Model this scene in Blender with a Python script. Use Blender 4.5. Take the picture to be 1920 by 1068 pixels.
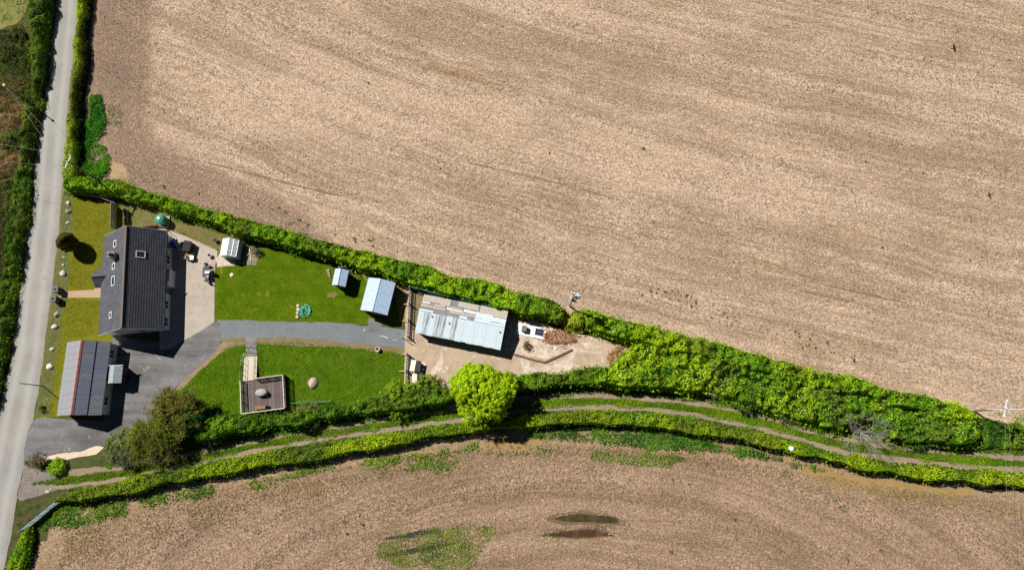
import bpy, bmesh, math, random
import numpy as np
from mathutils import Vector, Matrix

for o in list(bpy.data.objects): bpy.data.objects.remove(o)
random.seed(7); rng = np.random.default_rng(11)
S = bpy.context.scene
C = S.collection

# ------------------------------------------------------------------ camera (drone, 100 m up, tipped ~13 deg from straight down)
CAMH = 100.0
FPX = 1280.0                              # focal length in photo pixels (24 mm on a 36 mm wide frame)
NADIR = (985.0, 835.0)                    # photo pixel straight below the drone
_d = np.array([NADIR[0]-960, -(NADIR[1]-534), -FPX]); _d /= np.linalg.norm(_d)
_Z = -_d
_X = np.array([1.0, 0, 0]) - _d[0]*_d; _X /= np.linalg.norm(_X)
_Y = np.cross(_Z, _X)
ROT = np.array([_X, _Y, _Z])              # camera -> world
def P(px, py, z=0.0):
    v = ROT @ np.array([px-960.0, -(py-534.0), -FPX])
    t = (CAMH - z)/(-v[2])
    return Vector((v[0]*t, v[1]*t, z))
def P2(px, py, z=0.0):
    p = P(px, py, z); return np.array([p.x, p.y])
cam = bpy.data.cameras.new('camera'); cam.sensor_width = 36; cam.lens = 24
cam.clip_start = 0.5; cam.clip_end = 5000
camo = bpy.data.objects.new('camera', cam); C.objects.link(camo)
camo.matrix_world = Matrix([list(ROT[0])+[0], list(ROT[1])+[0], list(ROT[2])+[CAMH], [0, 0, 0, 1]])
S.camera = camo

# ------------------------------------------------------------------ light
SUN_EL = math.radians(46)
_sh = P2(113, 241) - P2(78, 214); _sh /= np.linalg.norm(_sh)     # where shadows fall on the ground
sun_to = Vector((-_sh[0]*math.cos(SUN_EL), -_sh[1]*math.cos(SUN_EL), math.sin(SUN_EL)))
W = bpy.data.worlds.new('World'); S.world = W; W.use_nodes = True
nt = W.node_tree
sky = nt.nodes.new('ShaderNodeTexSky'); sky.sky_type = 'NISHITA'; sky.sun_disc = False
sky.sun_elevation = SUN_EL; sky.air_density = .28; sky.dust_density = 0.0; sky.ozone_density = 2.0; sky.sun_rotation = math.atan2(sun_to.x, sun_to.y)
nt.links.new(sky.outputs[0], nt.nodes['Background'].inputs[0])
nt.nodes['Background'].inputs[1].default_value = 0.05
sl = bpy.data.lights.new('sun', 'SUN'); sl.energy = 5.0; sl.angle = math.radians(0.53); sl.color = (1, 0.955, 0.88)
so = bpy.data.objects.new('sun', sl); C.objects.link(so)
so.rotation_euler = (-sun_to).to_track_quat('-Z', 'Y').to_euler()
S.view_settings.view_transform = 'Standard'; S.view_settings.look = 'None'
S.view_settings.exposure = 0.46; S.view_settings.gamma = 1; S.view_settings.use_curve_mapping = False

# ------------------------------------------------------------------ materials
def srgb(r, g, b):
    f = lambda c: (c/255/12.92) if c/255 <= .04045 else ((c/255+.055)/1.055)**2.4
    return (f(r), f(g), f(b))
class NB:
    def __init__(s, name):
        s.m = bpy.data.materials.new(name); s.m.use_nodes = True; s.t = s.m.node_tree
        s.bsdf = s.t.nodes['Principled BSDF']; s.out = s.t.nodes['Material Output']
    def n(s, typ, **kw):
        n = s.t.nodes.new(typ)
        for k, v in kw.items(): setattr(n, k, v)
        return n
    def l(s, a, b): s.t.links.new(a, b)
    def obj(s): return s.n('ShaderNodeTexCoord').outputs['Object']
    def attr(s, name, out='Vector'): return s.n('ShaderNodeAttribute', attribute_name=name).outputs[out]
    def mapping(s, vec, scale=(1, 1, 1), loc=(0, 0, 0), rot=(0, 0, 0)):
        m = s.n('ShaderNodeMapping'); s.l(vec, m.inputs['Vector'])
        m.inputs['Scale'].default_value = scale; m.inputs['Location'].default_value = loc; m.inputs['Rotation'].default_value = rot
        return m.outputs[0]
    def noise(s, vec, scale, detail=3, rough=.55, dist=0):
        n = s.n('ShaderNodeTexNoise'); s.l(vec, n.inputs['Vector'])
        n.inputs['Scale'].default_value = scale; n.inputs['Detail'].default_value = detail
        n.inputs['Roughness'].default_value = rough; n.inputs['Distortion'].default_value = dist
        return n.outputs['Fac']
    def rng(s, v, a, b, c=0, d=1):
        n = s.n('ShaderNodeMapRange'); s.l(v, n.inputs[0])
        for i, x in enumerate((a, b, c, d)): n.inputs[i+1].default_value = x
        return n.outputs[0]
    def math(s, op, a, b=None):
        n = s.n('ShaderNodeMath', operation=op)
        for i, x in enumerate((a, b)):
            if x is None: continue
            if isinstance(x, (int, float)): n.inputs[i].default_value = x
            else: s.l(x, n.inputs[i])
        return n.outputs[0]
    def mix(s, f, a, b, mode='MIX'):
        n = s.n('ShaderNodeMix', data_type='RGBA', blend_type=mode)
        for i, x in ((0, f), (6, a), (7, b)):
            if isinstance(x, (int, float)): n.inputs[i].default_value = x
            elif isinstance(x, tuple): n.inputs[i].default_value = (*x, 1) if len(x) == 3 else x
            else: s.l(x, n.inputs[i])
        return n.outputs[2]
    def bump(s, h, dist, strength=1.0):
        b = s.n('ShaderNodeBump'); s.l(h, b.inputs['Height'])
        b.inputs['Distance'].default_value = dist; b.inputs['Strength'].default_value = strength
        s.l(b.outputs[0], s.bsdf.inputs['Normal'])
    def done(s, col, rough=.85, spec=.2):
        if isinstance(col, tuple): s.bsdf.inputs['Base Color'].default_value = (*col, 1)
        else: s.l(col, s.bsdf.inputs['Base Color'])
        s.bsdf.inputs['Roughness'].default_value = rough
        s.bsdf.inputs['Specular IOR Level'].default_value = spec
        return s.m
_mats = {}
def plain(name, col, rough=.7, var=.25, scale=1.5, metal=0., spec=.3, c2=None, bump=0.0):
    """base colour with blotchy wear (noise between col and c2) and fine grain"""
    if name in _mats: return _mats[name]
    b = NB(name); v = b.obj()
    big = b.rng(b.noise(v, scale, 4, .6), .35, .65)
    fine = b.rng(b.noise(v, scale*9, 3, .7), .3, .7, 1-var, 1+var)
    c2 = c2 or tuple(x*(1-var) for x in col)
    c = b.mix(big, col, c2)
    cc = b.n('ShaderNodeVectorMath', operation='SCALE'); b.l(c, cc.inputs[0]); b.l(fine, cc.inputs['Scale'])
    if bump: b.bump(b.noise(v, scale*9, 3, .7), bump)
    b.bsdf.inputs['Metallic'].default_value = metal
    _mats[name] = b.done(cc.outputs[0], rough, spec); return _mats[name]

# ------------------------------------------------------------------ object helpers
def link(o, parent=None):
    C.objects.link(o)
    if parent is not None: o.parent = parent
    return o
def tag(o, label=None, cat=None, group=None, kind=None):
    if label: o['label'] = label
    if cat: o['category'] = cat
    if group: o['group'] = group
    if kind: o['kind'] = kind
    return o
def empty(name, loc=(0, 0, 0), rz=0.0, label=None, cat=None, group=None):
    o = bpy.data.objects.new(name, None); C.objects.link(o)
    o.location = loc; o.rotation_euler = (0, 0, rz); o.empty_display_size = .3
    return tag(o, label, cat, group)
def meshobj(name, verts, faces, mat, parent=None, smooth=False):
    me = bpy.data.meshes.new(name); me.from_pydata([tuple(v) for v in verts], [], faces); me.update()
    if mat: me.materials.append(mat)
    if smooth: me.polygons.foreach_set('use_smooth', [True]*len(me.polygons))
    return link(bpy.data.objects.new(name, me), parent)
class MB:
    """collects simple solids, builds one mesh object"""
    def __init__(s): s.v = []; s.f = []
    def add(s, vs, fs):
        k = len(s.v); s.v += [tuple(x) for x in vs]; s.f += [tuple(i+k for i in f) for f in fs]; return s
    def box(s, c, d, M=None):
        x, y, z = (a/2 for a in d)
        vs = [Vector((sx*x, sy*y, sz*z)) for sz in (-1, 1) for sy in (-1, 1) for sx in (-1, 1)]
        if M is not None: vs = [M @ v for v in vs]
        vs = [v+Vector(c) for v in vs]
        return s.add(vs, [(0, 2, 3, 1), (4, 5, 7, 6), (0, 1, 5, 4), (2, 6, 7, 3), (0, 4, 6, 2), (1, 3, 7, 5)])
    def bar(s, a, b, r, n=6, r2=None):
        a = Vector(a); b = Vector(b); d = (b-a).normalized(); r2 = r if r2 is None else r2
        u = d.orthogonal().normalized(); w = d.cross(u)
        vs = []
        for p, rr in ((a, r), (b, r2)):
            for i in range(n):
                t = 2*math.pi*i/n; vs.append(p+(u*math.cos(t)+w*math.sin(t))*rr)
        fs = [(i, (i+1) % n, n+(i+1) % n, n+i) for i in range(n)]+[tuple(range(n-1, -1, -1)), tuple(range(n, 2*n))]
        return s.add(vs, fs)
    def beam(s, a, b, w, h):
        """rectangular bar from a to b"""
        a = Vector(a); b = Vector(b); d = b-a; L = d.length; d.normalize()
        up = Vector((0, 0, 1)) if abs(d.z) < .9 else Vector((0, 1, 0))
        y = up.cross(d).normalized(); z = d.cross(y)
        M = Matrix((d, y, z)).transposed()
        return s.box((a+b)/2, (L, w, h), M)
    def lathe(s, c, prof, n=16):
        vs = []
        for r, z in prof:
            for i in range(n):
                t = 2*math.pi*i/n; vs.append((c[0]+r*math.cos(t), c[1]+r*math.sin(t), c[2]+z))
        fs = []
        for k in range(len(prof)-1):
            for i in range(n):
                fs.append((k*n+i, k*n+(i+1) % n, (k+1)*n+(i+1) % n, (k+1)*n+i))
        fs += [tuple(range(n-1, -1, -1)), tuple(range((len(prof)-1)*n, len(prof)*n))]
        return s.add(vs, fs)
    def prism(s, poly, z0, z1):
        n = len(poly)
        vs = [(x, y, z0) for x, y in poly]+[(x, y, z1) for x, y in poly]
        return s.add(vs, [tuple(range(n-1, -1, -1)), tuple(range(n, 2*n))]+[(i, (i+1) % n, n+(i+1) % n, n+i) for i in range(n)])
    def build(s, name, mat, parent=None, smooth=False): return meshobj(name, s.v, s.f, mat, parent, smooth)

# ------------------------------------------------------------------ numpy geometry helpers
def vnoise(x, y, seed=0):
    x = np.asarray(x, float); y = np.asarray(y, float)
    xi = np.floor(x).astype(np.int64); yi = np.floor(y).astype(np.int64); fx = x-xi; fy = y-yi
    fx = fx*fx*(3-2*fx); fy = fy*fy*(3-2*fy)
    def h(a, b):
        n = (a*374761393+b*668265263+seed*1442695041) & 0x7fffffff
        n = ((n ^ (n >> 13))*1274126177) & 0x7fffffff
        n = (n ^ (n >> 16)) & 0xffff
        return n/65535.0
    return (h(xi, yi)*(1-fx)+h(xi+1, yi)*fx)*(1-fy)+(h(xi, yi+1)*(1-fx)+h(xi+1, yi+1)*fx)*fy
def fbm(x, y, seed=0, octs=3):
    s = 0; a = .5; t = 0
    for k in range(octs): s = s+a*vnoise(x*2**k, y*2**k, seed+k*17); t += a; a *= .5
    return s/t
def inside(poly, x, y):
    r = np.zeros(len(x), bool); n = len(poly)
    for i in range(n):
        x0, y0 = poly[i]; x1, y1 = poly[(i+1) % n]
        if y0 == y1: continue
        c = ((y0 > y) != (y1 > y)) & (x < (x1-x0)*(y-y0)/(y1-y0)+x0)
        r ^= c
    return r
def dist_line(pts, x, y, closed=True):
    d = np.full(len(x), 1e9); n = len(pts)
    for i in range(n if closed else n-1):
        a = np.array(pts[i]); b = np.array(pts[(i+1) % n]); e = b-a; L = e@e+1e-9
        t = np.clip(((x-a[0])*e[0]+(y-a[1])*e[1])/L, 0, 1)
        d = np.minimum(d, (x-a[0]-t*e[0])**2+(y-a[1]-t*e[1])**2)
    return np.sqrt(d)
def area(poly):
    p = np.array(poly); q = np.roll(p, -1, 0); return .5*abs(np.sum(p[:, 0]*q[:, 1]-q[:, 0]*p[:, 1]))
def wpoly(px, z=0.0): return [P2(x, y, z) for x, y in px]
def densify(pts, step, closed=True):
    out = []; n = len(pts)
    for i in range(n if closed else n-1):
        a = np.array(pts[i]); b = np.array(pts[(i+1) % n]); k = max(1, int(np.linalg.norm(b-a)/step))
        out += [a+(b-a)*j/k for j in range(k)]
    if not closed: out.append(np.array(pts[-1]))
    return out
def ragged(poly, amp=.18, step=.35, seed=0):
    """polygon outline with a natural, uneven edge"""
    pts = densify(poly, step); n = len(pts); out = []
    for i, p in enumerate(pts):
        t = pts[(i+1) % n]-pts[i-1]; L = np.linalg.norm(t)+1e-9; nn = np.array([-t[1], t[0]])/L
        k = (vnoise(p[0]*.5, p[1]*.5, seed)-.5)*2.0*amp+(vnoise(p[0]*2.1, p[1]*2.1, seed+5)-.5)*1.2*min(amp, .25)
        out.append(p+nn*float(k))
    return out
def sheet(name, px, z, mat, amp=.0, seed=0, parent=None, kind='structure', world=False):
    poly = px if world else wpoly(px)
    if amp: poly = ragged(poly, amp, .35, seed)
    a = np.array(poly); q = np.roll(a, -1, 0)
    if np.sum(a[:, 0]*q[:, 1]-q[:, 0]*a[:, 1]) < 0: poly = poly[::-1]
    from mathutils.geometry import delaunay_2d_cdt
    n = len(poly); vs, _, fs, *_r = delaunay_2d_cdt([Vector((float(p[0]), float(p[1]))) for p in poly], [(i, (i+1) % n) for i in range(n)], [], 1, 1e-5)
    o = meshobj(name, [(v.x, v.y, z) for v in vs], [tuple(f) for f in fs], mat, parent)
    if kind: o['kind'] = kind
    return o
def strip_poly(line, half):
    """world polygon round a centre line with half widths"""
    L = [np.array(p) for p in line]; n = len(L); l = []; r = []
    for i in range(n):
        t = L[min(i+1, n-1)]-L[max(i-1, 0)]; t /= np.linalg.norm(t)+1e-9; nn = np.array([-t[1], t[0]])
        h = half[i] if hasattr(half, '__len__') else half
        l.append(L[i]+nn*h); r.append(L[i]-nn*h)
    return l+r[::-1]
def smoothline(px, step=6):
    """Catmull-Rom through pixel points"""
    p = [np.array(a, float) for a in px]; p = [2*p[0]-p[1]]+p+[2*p[-1]-p[-2]]; out = []
    for i in range(1, len(p)-2):
        for k in range(step):
            t = k/step
            out.append(.5*((2*p[i])+(p[i+1]-p[i-1])*t+(2*p[i-1]-5*p[i]+4*p[i+1]-p[i+2])*t*t+(3*p[i]-p[i-1]-3*p[i+1]+p[i+2])*t**3))
    out.append(p[-2]); return out

def np_mesh(name, V, F, mat, parent=None, col=None, smooth=False):
    """V (n,3), F (m,4) quads or (m,3) tris, optional per-vertex colour"""
    me = bpy.data.meshes.new(name); k = F.shape[1]
    me.vertices.add(len(V)); me.vertices.foreach_set('co', V.astype(np.float32).ravel())
    me.loops.add(F.size); me.loops.foreach_set('vertex_index', F.astype(np.int32).ravel())
    me.polygons.add(len(F)); me.polygons.foreach_set('loop_start', np.arange(0, F.size, k, dtype=np.int32))
    if smooth: me.polygons.foreach_set('use_smooth', np.ones(len(F), bool))
    me.update(calc_edges=True)
    if col is not None:
        at = me.color_attributes.new('Col', 'FLOAT_COLOR', 'POINT')
        c4 = np.ones((len(V), 4), np.float32); c4[:, :3] = col; at.data.foreach_set('color', c4.ravel())
    if mat: me.materials.append(mat)
    return link(bpy.data.objects.new(name, me), parent)
def norm(v): return v/(np.linalg.norm(v, axis=1, keepdims=True)+1e-9)
def cards(pos, nrm, size, col, aspect=.62):
    """one leaf-sized quad per point; returns V, F, colours"""
    n = len(pos); r = norm(rng.normal(size=(n, 3)))
    u = norm(np.cross(nrm, r)); w = np.cross(nrm, u)
    s = (size*(.6+.8*rng.random(n)))[:, None] if np.isscalar(size) else size[:, None]
    a = u*s*.5; b = w*s*.5*aspect
    V = np.stack([pos-a, pos-b+a*.15, pos+a, pos+b+a*.15], 1).reshape(-1, 3)
    F = np.arange(4*n).reshape(n, 4)
    return V, F, np.repeat(col, 4, 0)
def leafcol(x, y, ca, cb, seed=0, f=.35, jit=.35, bias=0.):
    n = len(x); t = np.clip((fbm(x*f, y*f, seed)-.5)*2.6+.5+bias+rng.normal(size=n)*.16, 0, 1)[:, None]
    c = np.array(ca)*(1-t)+np.array(cb)*t
    k = np.clip((fbm(x*.16+31, y*.16, seed+50)-.56)*7, 0, .5 if ca[1] > ca[0] else 0)[:, None]; c = c*(1-k)+np.array([.10, .125, .025])*k
    c = c*(1+jit*(rng.random((n, 1))*2-1))*(1+.12*(rng.random((n, 3))*2-1))
    return np.clip(c*(np.array([1.30, 1.42, 1.02]) if ca[1] > ca[0] else np.array([1.4, 1.15, 1.0])), .002, 1)
def foliage_mat(name, trans=.3, rough=.6):
    b = NB(name); c = b.attr('Col', 'Color')
    b.done(c, rough, .03)
    tr = b.n('ShaderNodeBsdfTranslucent'); b.l(c, tr.inputs[0])
    mx = b.n('ShaderNodeMixShader'); mx.inputs[0].default_value = trans
    b.l(b.bsdf.outputs[0], mx.inputs[1]); b.l(tr.outputs[0], mx.inputs[2]); b.l(mx.outputs[0], b.out.inputs[0])
    return b.m
LEAF = foliage_mat('leaf', .34); GRASSM = foliage_mat('grass_blade', .2, .7)
TWIG = plain('twig_bark', (.075, .055, .038), .9, .3, 3)
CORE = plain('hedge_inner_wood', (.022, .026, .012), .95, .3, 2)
class Veg:
    """leafy mass standing on a traced outline"""
    def __init__(s, px, h, zt=None, edge=.7, lump=.28, seed=0, hvar=.35, world=False):
        s.poly = ragged([np.array(p) for p in px] if world else wpoly(px, h*.75 if zt is None else zt), .38, .6, seed)
        s.h = h; s.edge = edge; s.lump = lump; s.seed = seed; s.hvar = hvar
    def height(s, x, y, inn=None):
        d = dist_line(s.poly, x, y); inn = inside(s.poly, x, y) if inn is None else inn
        d = np.where(inn, d, 0)
        prof = 1-(1-np.clip(d/s.edge, 0, 1))**2.4
        big = 1+s.hvar*(fbm(x*.22, y*.22, s.seed)-.5)*2
        return s.h*big*prof+prof*s.lump*((vnoise(x*1.6, y*1.6, s.seed+3)-.5)*1.5+(vnoise(x*.8, y*.8, s.seed+9)-.5)*1.4)
    def sample(s, dens):
        p = np.array(s.poly); lo = p.min(0); hi = p.max(0); n = int((hi[0]-lo[0])*(hi[1]-lo[1])*dens)
        x = lo[0]+rng.random(n)*(hi[0]-lo[0]); y = lo[1]+rng.random(n)*(hi[1]-lo[1])
        k = inside(s.poly, x, y); x, y = x[k], y[k]
        # extra on the flanks
        q = np.roll(p, -1, 0); e = q-p; L = np.linalg.norm(e, axis=1); m = int(L.sum()*s.h*dens*.9)
        i = rng.choice(len(p), m, p=L/L.sum()); t = rng.random((m, 1)); b = p[i]+e[i]*t
        sgn = 1 if np.sum(p[:, 0]*q[:, 1]-q[:, 0]*p[:, 1]) > 0 else -1
        nn = np.stack([-e[i, 1], e[i, 0]], 1)/(L[i, None]+1e-9)*sgn
        b = b+nn*(rng.random((m, 1))**2*s.edge*.8)
        return np.concatenate([x, b[:, 0]]), np.concatenate([y, b[:, 1]])
    def build(s, root, ca, cb, dens=45, leaf=.24, f=.35, jit=.4, core=True, part='foliage', mat=None, bias=0., depth=.24, flecks=None):
        dens = dens*1.55
        x, y = s.sample(dens); z = s.height(x, y, np.ones(len(x), bool)); e = .12
        gx = (s.height(x+e, y)-z)/e; gy = (s.height(x, y+e)-z)/e
        nr = norm(np.stack([-gx, -gy, np.ones_like(gx)], 1)); nr = norm(nr+rng.normal(size=nr.shape)*.30)
        z = np.maximum(z-rng.random(len(z))**2*depth+rng.normal(size=len(z))*.05, .04)
        col = leafcol(x, y, ca, cb, s.seed, f, jit, bias)
        if flecks:
            k = (rng.random(len(x)) < flecks[1]) & (fbm(x*.5, y*.5, s.seed+77) > flecks[2]); col[k] = np.array(flecks[0])*(.7+.5*rng.random((k.sum(), 1)))
        pb = np.array(s.poly); eb = np.roll(pb, -1, 0)-pb; Lb = np.linalg.norm(eb, axis=1); m = int(Lb.sum()*(16 if s.h > .7 else 6)); ib = rng.choice(len(pb), m, p=Lb/Lb.sum())
        sg = 1 if np.sum(pb[:, 0]*np.roll(pb, -1, 0)[:, 1]-np.roll(pb, -1, 0)[:, 0]*pb[:, 1]) > 0 else -1
        off = rng.random((m, 1))**1.6*.75*vnoise(pb[ib, 0]*.7, pb[ib, 1]*.7, s.seed+2)[:, None]; q = pb[ib]+eb[ib]*rng.random((m, 1))+np.stack([eb[ib, 1], -eb[ib, 0]], 1)/(Lb[ib, None]+1e-9)*sg*off
        x = np.concatenate([x, q[:, 0]]); y = np.concatenate([y, q[:, 1]]); z = np.concatenate([z, .05+s.h*.8*rng.random(m)*np.clip(1-off[:, 0]/.8, 0, 1)]); nr = np.concatenate([nr, norm(rng.normal(size=(m, 3))*.5+np.array([0, 0, .8]))])
        col = np.concatenate([col, leafcol(q[:, 0], q[:, 1], ca, cb, s.seed, f, jit, bias)])
        V, F, c = cards(np.stack([x, y, z], 1), nr, leaf, col)
        np_mesh(part, V, F, mat or LEAF, root, c)
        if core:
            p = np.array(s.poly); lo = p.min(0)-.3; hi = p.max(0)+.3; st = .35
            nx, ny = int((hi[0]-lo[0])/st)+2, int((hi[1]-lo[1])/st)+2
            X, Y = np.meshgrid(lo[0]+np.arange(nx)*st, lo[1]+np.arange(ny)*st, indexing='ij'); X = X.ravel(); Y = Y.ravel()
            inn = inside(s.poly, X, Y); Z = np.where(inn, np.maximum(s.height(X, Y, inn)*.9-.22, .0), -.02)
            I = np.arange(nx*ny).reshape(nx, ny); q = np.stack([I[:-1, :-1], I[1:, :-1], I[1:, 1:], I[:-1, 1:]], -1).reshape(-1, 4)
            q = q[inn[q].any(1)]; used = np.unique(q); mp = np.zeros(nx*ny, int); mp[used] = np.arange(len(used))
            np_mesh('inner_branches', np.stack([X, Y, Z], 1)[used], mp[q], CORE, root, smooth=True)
        return root
def cen(px, z=0.): 
    a = np.mean([P2(x, y, z) for x, y in px], 0); return (a[0], a[1], 0)
def hedge(name, px, h, ca, cb, label, cat='hedge', group=None, seed=0, dens=45, leaf=.24, flecks=None, **kw):
    vk = {k: kw.pop(k) for k in ('zt', 'edge', 'lump', 'hvar') if k in kw}
    root = empty(name, (0, 0, 0), 0, label, cat, group)
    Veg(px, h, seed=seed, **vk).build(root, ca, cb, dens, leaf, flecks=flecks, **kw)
    return root
def settle(root, loc):
    """move the root Empty to the thing's base without moving its parts"""
    root.location = loc
    for c in root.children: c.location = (c.location[0]-loc[0], c.location[1]-loc[1], c.location[2]-loc[2])
    return root

# ================================================================== ground materials
def soil_mat(name, cL, cD, cHead, cHeadD, yellow, seed=0.):
    b = NB(name); fu = b.attr('fuv'); hu = b.attr('huv'); hd = b.attr('head', 'Fac'); ob = b.obj()
    wob = b.n('ShaderNodeVectorMath', operation='ADD')
    nz = b.n('ShaderNodeTexNoise'); b.l(ob, nz.inputs['Vector']); nz.inputs['Scale'].default_value = .07
    sc = b.n('ShaderNodeVectorMath', operation='SCALE'); b.l(nz.outputs['Color'], sc.inputs[0]); sc.inputs['Scale'].default_value = 3.0
    b.l(fu, wob.inputs[0]); b.l(sc.outputs[0], wob.inputs[1]); fw = wob.outputs[0]
    # wide passes of the drill, streaks along them
    st1 = b.noise(b.mapping(fw, (.012, .42, 1), (seed, 0, 0)), 1.0, 5, .62)
    st2 = b.noise(b.mapping(fw, (.03, 2.6, 1), (seed+3, 0, 0)), 1.0, 4, .65)
    blot = b.noise(ob, .09, 4, .6)
    a = b.math('ADD', b.math('MULTIPLY', st1, .42), b.math('ADD', b.math('MULTIPLY', st2, .34), b.math('MULTIPLY', blot, .24)))
    a = b.math('ADD', a, b.math('MULTIPLY', b.attr('pale', 'Fac'), .10))
    colI = b.mix(b.rng(a, .435, .575), cD, cL)
    hs = b.noise(b.mapping(hu, (.02, 1.1, 1), (seed+8, 0, 0)), 1.0, 4, .6)
    ha = b.math('ADD', b.math('MULTIPLY', hs, .55), b.math('MULTIPLY', blot, .45))
    colH = b.mix(b.rng(ha, .38, .62), cHeadD, cHead)
    hm = b.rng(b.math('ADD', hd, b.math('MULTIPLY', b.math('SUBTRACT', b.noise(ob, .35, 4), .5), .55)), .35, .65)
    c = b.mix(hm, colI, colH)
    # old yellowed weeds lying along the passes
    yl = b.noise(b.mapping(fw, (.045, .5, 1), (seed+21, 4, 0)), 1.0, 5, .65)
    yl = b.math('ADD', yl, b.math('MULTIPLY', b.attr('ochre', 'Fac'), .14)); c = b.mix(b.rng(yl, .57, .74, 0, .62), c, yellow)
    # thin wheel marks
    tm = b.noise(b.mapping(fw, (.006, 1.7, 1), (seed+40, 7, 0)), 1.0, 2, .4)
    tl = b.rng(b.math('ABSOLUTE', b.math('SUBTRACT', tm, .60)), .0, .012, .32, 0)
    c = b.mix(tl, c, tuple(x*.45 for x in cHeadD))
    # short straw and clods
    f1 = b.noise(ob, 3.0, 4, .85); f2 = b.noise(b.mapping(ob, (1, 1, 1), (5, 9, 0)), 1.1, 4, .75)
    v = b.n('ShaderNodeVectorMath', operation='SCALE'); b.l(c, v.inputs[0])
    b.l(b.math('MULTIPLY', b.rng(f1, .30, .70, .34, 1.66), b.rng(f2, .3, .7, .78, 1.22)), v.inputs['Scale'])
    straw = b.rng(b.noise(b.mapping(ob, (1, 1, 1), (31, 2, 0)), 6.5, 3, .8), .58, .70, 0, .7)
    c2 = b.mix(b.math('MULTIPLY', straw, b.rng(hm, 0, 1, 1, .35)), v.outputs[0], tuple(min(1, x*1.55) for x in cL))
    b.bump(b.math('ADD', f1, b.math('MULTIPLY', b.noise(ob, 9, 3, .7), .5)), .22, .9)
    return b.done(c2, .95, .1)
def ground_mat(name, cols, scales=(.4, 2.5, 9), contrast=.3, bump=.05, rough=.95, specks=None, strk=None, spec=None):
    """three-colour patchy surface with grain; specks=(colour, amount)"""
    if name in _mats: return _mats[name]
    b = NB(name); v = b.obj()
    n1 = b.rng(b.noise(v, scales[0], 5, .6), .36, .64); n2 = b.rng(b.noise(b.mapping(v, (1, 1, 1), (9, 3, 1)), scales[1], 4, .65), .35, .65)
    c = b.mix(b.math('MULTIPLY', n2, .8), b.mix(n1, cols[0], cols[1]), cols[2])
    if strk:
        s = b.rng(b.noise(b.mapping(v, (.12, 1.2, 1), (0, 0, 0), (0, 0, strk[1])), strk[2], 3, .6), .42, .62); c = b.mix(b.math('MULTIPLY', s, strk[3]), c, strk[0])
    g = b.noise(v, scales[2], 4, .75)
    k = b.n('ShaderNodeVectorMath', operation='SCALE'); b.l(c, k.inputs[0]); b.l(b.rng(g, .28, .72, 1-contrast, 1+contrast), k.inputs['Scale'])
    c = k.outputs[0]
    if specks:
        c = b.mix(b.rng(b.noise(b.mapping(v, (1, 1, 1), (3, 8, 2)), specks[2] if len(specks) > 2 else 4.0, 3, .7), specks[1], specks[1]+.05, 0, .85), c, specks[0])
    if bump: b.bump(g, bump)
    _mats[name] = b.done(c, rough, (.0 if cols[0][1] > cols[0][0] else .12) if spec is None else spec); return _mats[name]
M_ROUGH = ground_mat('rough_ground', [(.05, .085, .018), (.03, .05, .012), (.12, .09, .05)], (.25, 1.2, 6), .4, .1)
M_ROAD = ground_mat('lane_tarmac', [(.30, .29, .27), (.265, .257, .24), (.325, .312, .29)], (.15, .7, 7), .10, .01, .9, strk=((.36, .345, .32), math.radians(98), .9, .45))
M_DRIVE = ground_mat('drive_tarmac', [(.085, .082, .085), (.19, .18, .178), (.12, .115, .115)], (.2, .8, 5), .3, .02, .9, specks=((.28, .27, .26), .63, 1.2), strk=((.22, .215, .22), math.radians(48), .7, .55))
M_GRAVEL = ground_mat('grey_chippings', [(.17, .195, .215), (.14, .16, .18), (.20, .20, .195)], (.35, 1.5, 9), .22, .03)
M_DIRT = ground_mat('dusty_earth', [(.26, .19, .115), (.20, .14, .08), (.15, .15, .05)], (.6, 2, 8), .3, .05)
M_LAWN = ground_mat('mown_lawn', [(.066, .132, .003), (.034, .088, .002), (.112, .150, .008)], (.16, .7, 6), .36, .07, specks=((.20, .19, .03), .64, .45), strk=((.088, .142, .004), math.radians(4), .9, .5))
M_LAWN2 = ground_mat('long_lawn', [(.055, .125, .003), (.033, .088, .002), (.10, .15, .008)], (.18, .9, 6), .4, .08, specks=((.15, .17, .02), .66, .6))
M_FRONT = ground_mat('dry_lawn', [(.132, .135, .008), (.095, .112, .005), (.17, .158, .018)], (.35, 1.6, 7), .28, .06, strk=((.18, .17, .02), math.radians(82), .8, .45))
M_VERGE = ground_mat('verge_grass', [(.075, .115, .02), (.11, .115, .035), (.17, .15, .07)], (.5, 2.2, 8), .4, .08)
M_CONC = ground_mat('patio_concrete', [(.39, .335, .28), (.33, .285, .24), (.43, .375, .315)], (.3, 1.2, 8), .14, .01, .9, specks=((.27, .23, .19), .66, .9))
M_YARD = ground_mat('yard_concrete', [(.42, .315, .22), (.31, .23, .165), (.46, .36, .265)], (.22, .8, 6), .26, .02, .9, specks=((.62, .53, .44), .60, .6))
M_PALEC = ground_mat('pale_concrete', [(.66, .56, .46), (.54, .45, .36), (.36, .28, .21)], (.5, 1.6, 8), .25, .02, .9)
M_RUT = ground_mat('track_stone', [(.27, .205, .15), (.32, .25, .185), (.21, .15, .105)], (.5, 2, 9), .35, .04, specks=((.42, .36, .30), .67, 5))
M_PATH = ground_mat('front_path', [(.42, .31, .22), (.34, .26, .19), (.46, .30, .17)], (.7, 2, 9), .2, .02)
M_CREAM = ground_mat('cream_gravel', [(.62, .50, .37), (.55, .43, .31), (.66, .55, .42)], (.6, 2, 9), .2, .04)

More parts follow.
